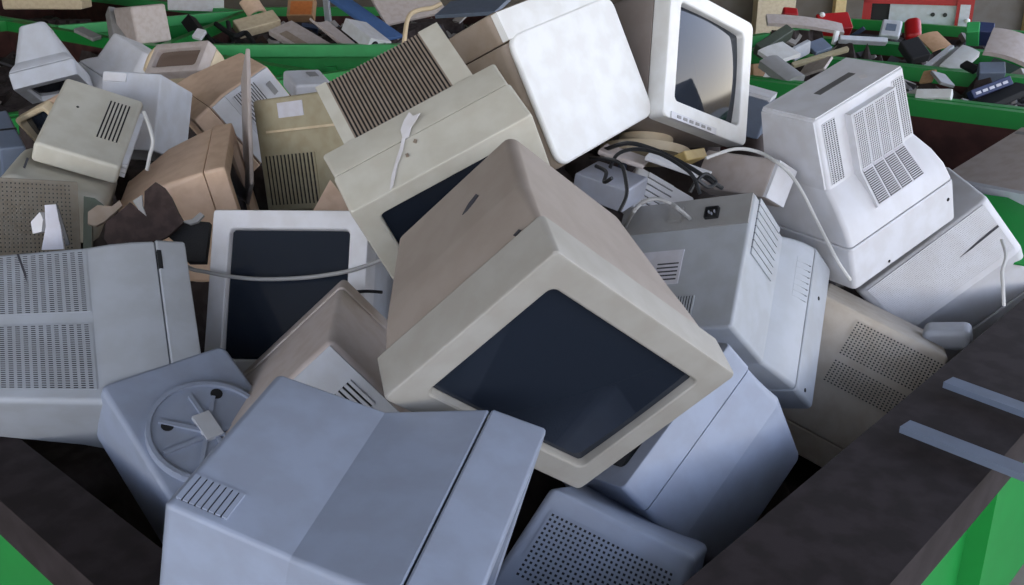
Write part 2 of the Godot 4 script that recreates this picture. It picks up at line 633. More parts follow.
func make_bin(label: String, q: Array, height: float, rims: Array, base: float, rim_m: Array) -> Node3D:   # q: four corners seen from above
	var c := Vector2.ZERO
	for v in q:
		c += v * 0.25
	var o := thing("scrap_bin", label, "bin", "steel scrap bins standing side by side", Vector3(c.x, 0, c.y))
	for k in 4:
		var a: Vector2 = q[k] - c
		var b: Vector2 = q[(k + 1) % 4] - c
		var d := (b - a).normalized()
		var n := Vector2(-d.y, d.x)
		if n.dot(-(a + b)) < 0.0: n = -n   # towards the inside
		var l := (b - a).length()
		var bs := Basis(Vector3(d.x, 0, d.y), Vector3.UP, Vector3(d.x, 0, d.y).cross(Vector3.UP))
		var mid := (a + b) * 0.5
		var s := Soup.new()
		s.box_at(Transform3D(bs, Vector3(mid.x - n.x * 0.006, height * 0.5, mid.y - n.y * 0.006)), Vector3(l, height - 0.1, 0.012))
		part(o, "outer_panel", s, M.green)
		s = Soup.new()
		s.box_at(Transform3D(bs, Vector3(mid.x + n.x * 0.006, height * 0.5, mid.y + n.y * 0.006)), Vector3(l - 0.02, height - 0.1, 0.012))
		part(o, "inner_panel", s, M.brown_rust)
		s = Soup.new()
		var w: float = rims[k]
		s.box_at(Transform3D(bs, Vector3(mid.x - n.x * (w * 0.5 - 0.014), height - 0.035, mid.y - n.y * (w * 0.5 - 0.014))), Vector3(l + 0.02, 0.09, w))
		part(o, "rim", s, M[rim_m[k]])
		var m := int(l / 0.9)
		for j in range(1, m):
			s = Soup.new()
			var t := a + (b - a) * (float(j) / m)
			s.box_at(Transform3D(bs, Vector3(t.x - n.x * 0.04, height * 0.5 - 0.06, t.y - n.y * 0.04)), Vector3(0.08, height - 0.2, 0.06))
			part(o, "wall_rib", s, M.green)
	var f := Soup.new()
	var z := []
	for v in q:
		z.append(Vector3(v.x - c.x, 0.1, v.y - c.y))
	if (z[1] - z[0]).cross(z[2] - z[0]).y < 0.0: z.reverse()
	f.quad(z[0], z[1], z[2], z[3])
	part(o, "floor_panel", f, M.brown_rust)
	bin_list.append([q, base])
	return o


func build_bins() -> void:
	var g := ["green", "green", "green", "green"]
	var b := make_bin("large green steel bin in front holding the pile of monitors", [uv(0, 0), uv(5.0, 0), uv(5.0, 4.6), uv(0, 4.6)], 1.2, [0.24, 0.07, 0.07, 0.12], 0.72, ["brown_rim", "green", "green", "brown_rim"])
	# flat steel bars laid across the near right rim
	for k in [[Vector3(0.956, 1.235, -1.978), Vector3(1.142, 1.235, -1.745)],[Vector3(0.788, 1.235, -1.778), Vector3(1.001, 1.235, -1.534)]]:
		var s := Soup.new()
		s.bar(k[0] - b.position - Vector3(0, 0.012, 0), k[1] - b.position - Vector3(0, 0.012, 0), ((k[1] - k[0]) as Vector3).cross(Vector3.UP).normalized() * 0.02, Vector3(0, 0.014, 0))
		part(b, "clamp_bar", s, M.slate, "flat grey steel bar across the brown rim")
	make_bin("green steel bin at far left with white monitor shells", [uv(-1.0, 4.75), uv(3.35, 4.75), uv(3.35, 9.4), uv(-1.0, 9.4)], 1.2, [0.07, 0.09, 0.07, 0.07], 0.9, g)
	make_bin("green steel bin behind the vented monitor, full of disc drives", [Vector2(-2.7, -8.0), Vector2(-0.15, -8.05), Vector2(-0.2, -11.2), Vector2(-2.75, -11.1)], 1.2, [0.09, 0.07, 0.07, 0.07], 1.0, ["green_light", "green", "green", "green"])
	make_bin("green steel bin behind the large bin on the right", [uv(5.15, -3.0), uv(6.2, -3.0), uv(6.2, 3.6), uv(5.15, 3.6)], 1.2, [0.07, 0.07, 0.07, 0.07], 1.08, g)
	make_bin("green steel bin in the second row on the right", [uv(6.32, -3.0), uv(7.3, -3.0), uv(7.3, 3.6), uv(6.32, 3.6)], 1.2, [0.07, 0.07, 0.07, 0.07], 1.08, g)
	make_bin("green steel bin nearest the back wall on the right", [uv(7.42, -3.0), uv(8.9, -3.0), uv(8.9, 3.6), uv(7.42, 3.6)], 1.2, [0.07, 0.07, 0.07, 0.07], 1.08, g)
	make_bin("green steel bin at far left nearest the back wall", [uv(3.5, 8.7), uv(5.4, 8.7), uv(5.4, 13.0), uv(3.5, 13.0)], 1.2, [0.07, 0.09, 0.07, 0.07], 0.85, ["green_light", "green_light", "green_light", "green_light"])


# ---------------------------------------------------------------- the pile of monitors in the front bin
func build_pile() -> void:
	var G := "discarded tube monitors in the front pile"
	var o := crt("crt_monitor", "big beige monitor balanced on its corner in the middle, dark screen facing front", G, Vector3(0.093, 1.477, -1.457), Quaternion(0.1381, 0.1887, -0.3671, 0.9003), {W = 0.487, H = 0.366, D = 0.403, b = 0.086, s = 0.056, c = -0.003, m = 0.212, w = 0.392, h = 0.36, w2 = 0.329, h2 = 0.3}, {w = 0.43, h = 0.325, mat = "beige_grey", bezel = "stone", rf = 0.010, rr = 0.02, belly = 0.5, edge = 0.014, dip = 0.010, bulge = 0.004, s = 0.049, gap = 0.022})
	for k in [[Vector3(-0.071, 1.737, -1.614), Quaternion(-0.2836, -0.4461, -0.1515, 0.8352), [Vector2(-0.005, -0.02), Vector2(0.002, -0.021), Vector2(0.004, -0.003), Vector2(0.006, 0.021), Vector2(-0.001, 0.022), Vector2(-0.006, 0.001)]], [Vector3(-0.041, 1.732, -1.514), Quaternion(-0.2836, -0.4461, -0.1515, 0.8352), [Vector2(-0.009, -0.009), Vector2(-0.003, -0.009), Vector2(0.007, 0.009), Vector2(0.004, 0.009)]], [Vector3(0.007, 1.75, -1.421), Quaternion(-0.2836, -0.4461, -0.1515, 0.8352), [Vector2(-0.005, -0.006), Vector2(0, -0.006), Vector2(0.005, 0.006), Vector2(0, 0.006)]]]:
		mark(o, "scratch", k[0], k[1], k[2], "ink", "dark scratch on the brownish side")
	# lower left: seen from behind, screen turned away
	o = crt("crt_monitor", "grey monitor under the corner-balanced monitor, its deep bezel towards the lower middle", G, Vector3(-0.044, 1.263, -1.171), Quaternion(0.1461, 0.6084, -0.0362, 0.7792), {W = 0.413, H = 0.386, D = 0.418, b = 0.088, s = 0.044, m = 0.242, w = 0.329, h = 0.295, w2 = 0.317, h2 = 0.299}, {mat = "blue_grey", rr = 0.008, belly = 0.0})
	grille(o, "vent", "y+", "MR", 0.05, 0.2, 0.55, 0.92, 1, 7, "blue_grey", 0.75)
	o = crt("crt_monitor", "brownish monitor seen from behind below the left screen, ribbed rear corner up", G, Vector3(-0.388, 1.187, -2.048), Quaternion(-0.3612, 0.9302, -0.0359, -0.0548), {W = 0.369, H = 0.35, D = 0.348, b = 0.07, s = 0.042, m = 0.188, w = 0.348, h = 0.32, w2 = 0.327, h2 = 0.299}, {w = 0.36, h = 0.33, mat = "pink_grey", rr = 0.015})
	grille(o, "vent", "rear", "R", 0.1, 0.34, 0.5, 0.72, 7, 1, "cool", 0.6, 0.003)
	plate(o, "rear_cover", "rear", "R", 0.03, 0.97, 0.03, 0.97, "cool", 0.003, "pale grey rear cover")
	o = crt("crt_monitor", "pale grey monitor lying below the right corner of the balanced monitor", G, Vector3(0.241, 1.233, -1.877), Quaternion(-0.0442, 0.6751, 0.5929, -0.4368), {W = 0.369, H = 0.354, D = 0.336, b = 0.074, s = 0.041, m = 0.184, w = 0.341, h = 0.313, w2 = 0.295, h2 = 0.267}, {w = 0.39, h = 0.36, w2 = 0.33, h2 = 0.3, mat = "blue_grey", rr = 0.03, belly = 0.5})
	o = crt("crt_monitor", "grey monitor at the bottom edge with a square-holed grille on top", G, Vector3(0.077, 0.807, -1.483), Quaternion(0.5089, -0.2514, 0.0087, 0.8233), {W = 0.385, H = 0.357, D = 0.376, b = 0.066, s = 0.042, m = 0.188, w = 0.338, h = 0.32, w2 = 0.287, h2 = 0.274}, {mat = "blue_grey", rr = 0.015, oy = 0.0})
	grille(o, "perforated_grille", "y+", "MR", 0.1, 0.9, 0.12, 0.8, 26, 14, "blue_grey", 0.5)
	o = crt("crt_monitor", "beige monitor at the right bin wall with two square-holed grilles", G, Vector3(0.841, 0.81, -2.457), Quaternion(0.6232, -0.2768, 0.0033, 0.7314), {W = 0.42, H = 0.38, D = 0.4, b = 0.07, s = 0.045, m = 0.2, w = 0.38, h = 0.34, w2 = 0.348, h2 = 0.3}, {mat = "warm", rr = 0.012})
	grille(o, "perforated_grille", "y+", "MR", 0.32, 0.98, 0.42, 0.9, 26, 13, "warm", 0.5)
	grille(o, "perforated_grille", "y+", "MR", 0.32, 0.98, 0.02, 0.34, 26, 9, "warm", 0.5)
	o = crt("crt_monitor", "white monitor lying on its side at the left edge with two large perforated grilles", G, Vector3(-0.727, 1.299, -2.018), Quaternion(0.3369, 0.7962, 0.0663, 0.4981), {W = 0.405, H = 0.24, D = 0.405, b = 0.064, s = 0.045, m = 0.204, w = 0.377, h = 0.19, w2 = 0.335, h2 = 0.147}, {mat = "ash", rr = 0.012, belly = 0.6})
	grille(o, "perforated_grille", "y+", "MR", 0.56, 0.96, 0.02, 0.98, 30, 13, "ash", 0.42)
	grille(o, "perforated_grille", "y+", "MR", 0.08, 0.48, 0.02, 0.98, 30, 14, "ash", 0.42)
	plate(o, "catch", "y+", "B", 0.80, 0.92, 0.86, 1.0, "hole", 0.001)
	mark(o, "crack", Vector3(-0.987, 1.506, -1.907), Quaternion(-0.3866, 0.3604, 0.1675, 0.8322), [Vector2(0.005, 0.053), Vector2(0.009, 0.052), Vector2(-0.004, -0.05), Vector2(-0.01, -0.053)], "ink", "dark crack running down the grille")
	o = crt("crt_monitor", "white-framed monitor standing upright behind a cable, dark flat screen", G, Vector3(-0.529, 1.36, -2.176), Quaternion(-0.2328, -0.0838, 0.0013, 0.9689), {W = 0.387, H = 0.4, D = 0.4, b = 0.07, s = 0.044, m = 0.2, w = 0.37, h = 0.34, w2 = 0.32, h2 = 0.29}, {mat = "cool", bezel = "pale", w2 = 0.3, h2 = 0.28, rf = 0.008, bulge = 0.004, dip = 0.01})
	# the vented one leaning face down
	o = crt("crt_monitor", "grey beige monitor leaning face down with slatted rear and white splash", G, Vector3(-0.085, 1.606, -1.948), Quaternion(0.2639, 0.1656, 0.1867, 0.9317), {W = 0.391, H = 0.369, D = 0.401, b = 0.106, s = 0.044, m = 0.195, w = 0.394, h = 0.327, w2 = 0.295, h2 = 0.309, oy = 0.007}, {mat = "cream", step = true, rr = 0.008, belly = 0.3, edge = 0.008, rf = 0.008})
	grille(o, "vent_field", "y+", "NR", 0.09, 0.84, 0.0, 0.97, 27, 1, "taupe", 0.5, 0.0, true)
	plate(o, "raised_strip", "y+", "NR", 0.0, 0.085, 0.0, 0.99, "cream", 0.004)
	plate(o, "raised_strip", "y+", "NR", 0.845, 1.0, 0.0, 0.99, "cream", 0.004)
	for k in [[Vector3(-0.201, 1.806, -1.948), Quaternion(-0.4300, -0.1958, -0.0961, 0.8761), [Vector2(-0.016, 0.008), Vector2(-0.014, 0.03), Vector2(-0.001, 0.021), Vector2(0.011, 0.03), Vector2(0.009, 0.009), Vector2(0.007, -0.007), Vector2(0.012, -0.03), Vector2(0.004, -0.041), Vector2(-0.013, -0.017)]], [Vector3(-0.219, 1.749, -1.873), Quaternion(-0.4300, -0.1958, -0.0961, 0.8761), [Vector2(-0.016, 0.058), Vector2(-0.008, 0.056), Vector2(-0.001, 0.029), Vector2(0.004, -0.01), Vector2(0.016, -0.057), Vector2(0.014, -0.067), Vector2(0.004, -0.04), Vector2(-0.005, 0.004), Vector2(-0.009, 0.033)]]]:
		mark(o, "paint_splash", k[0], k[1], k[2], "splash", "white splash run down the side")
	for k in [[Vector3(-0.187, 1.782, -1.905), Quaternion(-0.4300, -0.1958, -0.0961, 0.8761), [Vector2(-0.004, 0.005), Vector2(0.003, 0.003), Vector2(0.004, -0.005), Vector2(-0.003, -0.003)]], [Vector3(-0.201, 1.76, -1.881), Quaternion(-0.4300, -0.1958, -0.0961, 0.8761), [Vector2(-0.005, 0.002), Vector2(0, 0.005), Vector2(0.005, -0.002), Vector2(0, -0.005)]]]:
		mark(o, "stain", k[0], k[1], k[2], "taupe", "small brown stain")
	o = crt("crt_monitor", "bright white monitor on top of the pile, its broad smooth side facing front", G, Vector3(-0.04, 1.939, -2.559), Quaternion(0.1599, 0.7437, 0.5129, -0.3978), {W = 0.403, H = 0.382, D = 0.378, b = 0.07, s = 0.045, m = 0.202, w = 0.374, h = 0.343, w2 = 0.347, h2 = 0.3}, {mat = "taupe", bezel = "taupe", w = 0.395, h = 0.36, w2 = 0.39, h2 = 0.34, rr = 0.03, rf = 0.03, edge = 0.02, belly = 0.2})  # shade on its other sides is put into the taupe housing and bezel
	plate(o, "front_edge_lit", "y+", "B", 0.005, 0.995, 0.06, 0.98, "white", 0.010, "front edge painted white on its lit face")  # lit face of the bezel, painted white over taupe
	var f := face(o, "y+", "BM")
	var f2 := face(o, "y+", "MR")
	var cv := Soup.new()
	var side: Array = [f[0], f[1], f2[2], f2[3]]
	var w_top: Vector3 = side[1] - side[0]
	var dn: Vector3 = side[3] - side[0]
	var ctr := on(side, 0.5, 0.48)
	var bs := Basis(w_top.normalized(), dn.slide(w_top.normalized()).normalized(), w_top.normalized().cross(dn).normalized())
	if bs.z.y < 0.0: bs = Basis(-bs.x, bs.y, -bs.z)
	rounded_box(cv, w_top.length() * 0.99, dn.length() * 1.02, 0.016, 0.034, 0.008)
	part(o, "lit_side", cv, M.white, "smooth lit side painted white").transform = Transform3D(bs, ctr + bs.z * 0.004)  # white slab paints the lit side over the taupe housing
	power_socket(o, "x+", "MR", 0.62, 0.30, 0.03, 0.024)
	for k in 4:
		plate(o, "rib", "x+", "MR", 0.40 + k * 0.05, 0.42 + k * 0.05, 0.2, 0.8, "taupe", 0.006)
	# glossy one with the sky in its screen
	o = crt("crt_monitor", "white monitor at top right whose glossy screen mirrors the blue sky", G, Vector3(0.527, 1.808, -2.686), Quaternion(-0.1832, 0.3668, -0.1185, 0.9043), {W = 0.386, H = 0.348, D = 0.4, b = 0.054, s = 0.054, c = 0.008, m = 0.2, w = 0.37, h = 0.34, w2 = 0.32, h2 = 0.29}, {mat = "rose_grey", bezel = "white", w = 0.36, h = 0.33, w2 = 0.3, h2 = 0.27, rf = 0.02, rr = 0.02, bulge = 0.016, dip = 0.010, belly = 0.2, s = 0.045, screen = "glass_sky"})
	plate(o, "control_flap", "front", "F", 0.08, 0.6, 0.0, 0.05, "pale", 0.004)
	for k in 6:
		plate(o, "button", "front", "F", 0.14 + k * 0.07, 0.18 + k * 0.07, 0.015, 0.035, "mid_grey", 0.006)
	var st := Soup.new()
	var pl: Dictionary = shape_of[o]
	disc(st, Vector3(0, -pl.H / 2 - 0.03, -0.2), Vector3.UP, 0.075, 0.035, 28)
	disc(st, Vector3(0, -pl.H / 2 - 0.052, -0.2), Vector3.UP, 0.125, 0.024, 36)
	part(o, "swivel_base", st, M.sand, "cream round swivel base")
	# lying face down, rear up
	o = crt("crt_monitor", "grey monitor lying face down on the right, three perforated vent panels", G, Vector3(0.913, 1.374, -2.597), Quaternion(0.7052, 0.3073, -0.0847, 0.6334), {W = 0.396, H = 0.379, D = 0.432, b = 0.118, s = 0.045, m = 0.2, w = 0.37, h = 0.34, w2 = 0.321, h2 = 0.179, oy = 0.003}, {mat = "pale", m = 0.25, w = 0.33, h = 0.21, rr = 0.012, edge = 0.006, belly = 0.7})
	plate(o, "rear_cover", "rear", "R", 0.02, 0.98, 0.03, 0.97, "pale", 0.003)
	plate(o, "rating_label", "rear", "R", 0.35, 0.75, 0.42, 0.54, "dark_grey", 0.004)
	for k in [[Vector3(0.861, 1.816, -2.589), Quaternion(-0.5129, -0.3811, -0.2716, 0.7197), [Vector2(-0.02, 0.01), Vector2(-0.021, 0.022), Vector2(0.02, -0.009), Vector2(0.02, -0.022)]], [Vector3(0.875, 1.809, -2.521), Quaternion(-0.5129, -0.3811, -0.2716, 0.7197), [Vector2(-0.014, -0.001), Vector2(-0.005, 0.014), Vector2(0.014, 0.001), Vector2(0.005, -0.014)]]]:
		mark(o, "paint_splash", k[0], k[1], k[2], "splash", "small white splash on the rear")
	plate(o, "side_panel", "x-", "MR", 0.04, 0.97, 0.0, 0.97, "pale", 0.003)
	grille(o, "perforated_grille", "y+", "MR", 0.06, 0.19, 0.03, 0.90, 5, 30, "pale", 0.34)
	grille(o, "perforated_grille", "y+", "MR", 0.84, 0.96, 0.03, 0.90, 5, 30, "pale", 0.34)
	plate(o, "vent_hood", "y+", "MR", 0.30, 0.80, 0.0, 0.86, "pale", 0.02)
	plate(o, "vent_hood", "y+", "BM", 0.30, 0.80, 0.35, 1.0, "pale", 0.02)
	for k in 4:
		grille(o, "perforated_grille", "y+", "MR", 0.32 + k * 0.118, 0.42 + k * 0.118, 0.02, 0.84, 5, 26, "pale", 0.34, 0.02)
		grille(o, "slotted_grille", "y+", "BM", 0.32 + k * 0.118, 0.42 + k * 0.118, 0.38, 0.98, 1, 17, "pale", 0.42, 0.02)
	screws(o, "y+", "B", [[0.33, 0.12, 0.004], [0.93, 0.6, 0.005]])
	o = crt("crt_monitor", "white monitor half under the face-down one, fine vent lines and a crack", G, Vector3(1.418, 1.036, -2.811), Quaternion(0.6731, 0.2459, 0.2725, 0.6420), {W = 0.442, H = 0.41, D = 0.404, b = 0.075, s = 0.049, m = 0.233, w = 0.403, h = 0.381, w2 = 0.426, h2 = 0.321}, {mat = "pale", rr = 0.03, edge = 0.012, W = 0.38, H = 0.27, belly = 0.9})
	grille(o, "vent", "y+", "MR", 0.06, 0.95, 0.08, 0.95, 1, 30, "pale", 0.9)
	mark(o, "crack", Vector3(1.266, 1.315, -2.619), Quaternion(0.0273, -0.0095, 0.0003, 0.9996), [Vector2(-0.055, -0.082), Vector2(-0.049, -0.082), Vector2(-0.028, -0.033), Vector2(0.01, 0.017), Vector2(0.064, 0.074), Vector2(0.06, 0.079), Vector2(0.02, 0.038), Vector2(-0.025, -0.015)], "ink", "dark curved crack")
	# the one with the power socket
	o = crt("crt_monitor", "pale grey monitor with its rear power socket and label facing front", G, Vector3(0.586, 1.168, -2.354), Quaternion(-0.0054, 0.8558, -0.4092, 0.3163), {W = 0.426, H = 0.386, D = 0.39, b = 0.106, s = 0.047, m = 0.21, w = 0.389, h = 0.357, w2 = 0.342, h2 = 0.346, oy = -0.002}, {mat = "ash", w = 0.335, h = 0.34, rr = 0.01, edge = 0.008, belly = 0.4})
	plate(o, "connector_panel", "rear", "R", 0.01, 0.99, 0.76, 0.99, "mid_grey", 0.004, "darker grey connector panel")
	power_socket(o, "rear", "R", 0.28, 0.86, 0.034, 0.03)
	plate(o, "cable_plug", "rear", "R", 0.50, 0.60, 0.82, 0.93, "mid_grey", 0.012)
	plate(o, "rating_label", "rear", "R", 0.44, 0.86, 0.34, 0.6, "label", 0.0025, "pale printed rating label")
	for k in 5:
		plate(o, "label_print", "rear", "R", 0.46, 0.62, 0.37 + k * 0.03, 0.38 + k * 0.03, "ink", 0.0032)
	grille(o, "vent", "rear", "R", 0.3, 0.46, 0.10, 0.24, 8, 1, "ash", 0.5)
	grille(o, "vent", "x-", "MR", 0.60, 0.98, 0.15, 0.85, 7, 1, "ash", 0.82)
	grille(o, "vent", "x-", "BM", 0.60, 0.86, 0.10, 0.52, 6, 1, "ash", 0.82)
	screws(o, "x-", "B", [[0.7, 0.5, 0.005], [0.06, 0.55, 0.005]])
	# the round foot of an overturned monitor at lower left
	o = thing("crt_monitor", "grey overturned monitor at lower left showing its round swivel foot", "monitor", G, Vector3(-0.6, 1.258, -1.733), Quaternion(-0.4648, 0.3215, 0.1973, 0.8010))
	var e := Soup.new()
	rounded_box(e, 0.27, 0.34, 0.16, 0.02, 0.012)
	part(o, "housing", e, M.blue_grey).position = Vector3(0, 0, -0.08)
	remember(o.transform, [rect(0.27, 0.34, 0), rect(0.27, 0.34, -0.16)])
	shape_of[o] = {box = true, W = 0.27, H = 0.34, D = 0.0}
	e = Soup.new()
	disc(e, Vector3(-0.005, -0.025, -0.004), Vector3.BACK, 0.118, 0.016, 40)
	var ft := part(o, "swivel_foot", e, M.blue_grey, "round swivel foot")
	e = Soup.new()
	for k in 40:
		var a := TAU * k / 40
		var b := TAU * (k + 1) / 40
		e.bar(Vector3(-0.005 + cos(a) * 0.114, -0.025 + sin(a) * 0.114, 0.011), Vector3(-0.005 + cos(b) * 0.114, -0.025 + sin(b) * 0.114, 0.011), Vector3(cos((a + b) / 2), sin((a + b) / 2), 0) * -0.004, Vector3(0, 0, 0.008))
	part(ft, "foot_edge", e, M.blue_grey)
	for d in [[-0.085, 0.0, 0.085, 0.0], [0.02, -0.09, 0.02, 0.1], [-0.05, -0.07, 0.06, 0.08], [-0.06, 0.07, 0.09, -0.06]]:
		e = Soup.new()
		var qa := Vector3(d[0] - 0.02, d[1] - 0.035, 0.011)
		var qb := Vector3(d[2] - 0.02, d[3] - 0.035, 0.011)
		e.bar(qa, qb, (qb - qa).cross(Vector3.BACK).normalized() * 0.004, Vector3(0, 0, 0.007))
		part(ft, "rib", e, M.blue_grey)
	e = Soup.new()
	e.box_at(Transform3D(Basis.IDENTITY, Vector3(-0.005, -0.015, 0.016)), Vector3(0.035, 0.06, 0.012))
	part(ft, "latch", e, M.cool)
	for d in [[-0.07, 0.02], [0.05, 0.05]]:
		e = Soup.new()
		disc(e, Vector3(d[0], d[1], 0.008), Vector3.BACK, 0.012, 0.006, 14)
		part(ft, "screw_hole", e, M.hole)
	# small things in the gap between the piled monitors
	o = case_box("vented_box", "small white vented plastic box in the dark gap below the glossy screen", "box", "", Vector3(0.377, 1.484, -2.498), Quaternion(0.2615, -0.0726, -0.2492, 0.9296), {W = 0.18, H = 0.042, D = 0.148}, "pale")
	grille(o, "vent", "y+", "", 0.2, 0.62, 0.12, 0.9, 1, 5, "pale", 0.75)
	case_box("metal_case", "shiny bluish metal case beside the balanced monitor's upper edge", "case", "", Vector3(0.237, 1.573, -2.352), Quaternion(0.0488, -0.2685, -0.0814, 0.9586), {W = 0.14, H = 0.058, D = 0.121}, "steel", 0.006, 0.004)
	o = case_box("computer_case", "beige flat case with a white front under the white cable", "case", "", Vector3(0.592, 1.555, -2.5), Quaternion(0.4289, -0.3779, 0.2642, 0.7768), {W = 0.242, H = 0.077, D = 0.101}, "pink_grey")
	plate(o, "front_panel", "x+", "", 0.02, 0.98, 0.02, 0.98, "pale", 0.006, "white front panel")
	case_box("plastic_box", "olive gold plastic box under the round swivel base", "box", "", Vector3(0.443, 1.615, -2.472), Quaternion(0.4303, 0.3547, -0.2558, 0.7896), {W = 0.107, H = 0.05, D = 0.026}, "gold", 0.004, 0.003)
	case_box("plastic_strip", "long white plastic strip among black cables in the gap", "strip", "", Vector3(0.402, 1.62, -2.364), Quaternion(0.0851, 0.5891, -0.1081, 0.7963), {W = 0.085, H = 0.012, D = 0.158}, "pale", 0.004, 0.003)
	case_box("plastic_strip", "grey plastic strip behind the white one in the cable gap", "strip", "", Vector3(0.274, 1.634, -2.407), Quaternion(0.0876, 0.5951, -0.0983, 0.7928), {W = 0.101, H = 0.012, D = 0.116}, "pink_grey", 0.004, 0.003)
	o = case_box("computer_case", "blue grey case with a white top edge between glossy and face-down monitors", "case", "", Vector3(0.816, 1.553, -3.392), Quaternion(-0.0131, -0.1785, -0.1114, 0.9775), {W = 0.106, H = 0.139, D = 0.192}, "slate")
	plate(o, "top_panel", "y+", "", 0.0, 1.0, 0.0, 1.0, "pale", 0.006, "white top panel")
	o = case_box("computer_case", "pinkish grey case at the far right edge above the green sheet", "case", "", Vector3(1.643, 1.42, -3.084), Quaternion(0.1311, -0.5270, 0.1297, 0.8296), {W = 0.38, H = 0.1, D = 0.38}, "pink_grey", 0.012, 0.01)
	plate(o, "seam_strip", "y+", "", 0.05, 0.95, 0.86, 0.9, "mid_grey", 0.002)
	plate(o, "front_panel", "z+", "", 0.0, 1.0, 0.0, 1.0, "cool", 0.006, "white front panel")
	o = case_box("adapter", "small grey rounded adapter on top of the beige grille monitor", "adapter", "", Vector3(1.151, 1.145, -2.427), Quaternion(0.0258, -0.2343, 0.1122, 0.9653), {W = 0.12, H = 0.06, D = 0.07}, "cool", 0.02, 0.016)
	flat_piece("steel_sheet", "green painted steel sheet lying inside the bin at the right edge", "sheet", "", Vector3(1.436, 1.329, -2.787), Quaternion(0.1511, -0.2197, 0.0139, 0.9637), {W = 0.184, H = 0.01, D = 0.336}, "green")


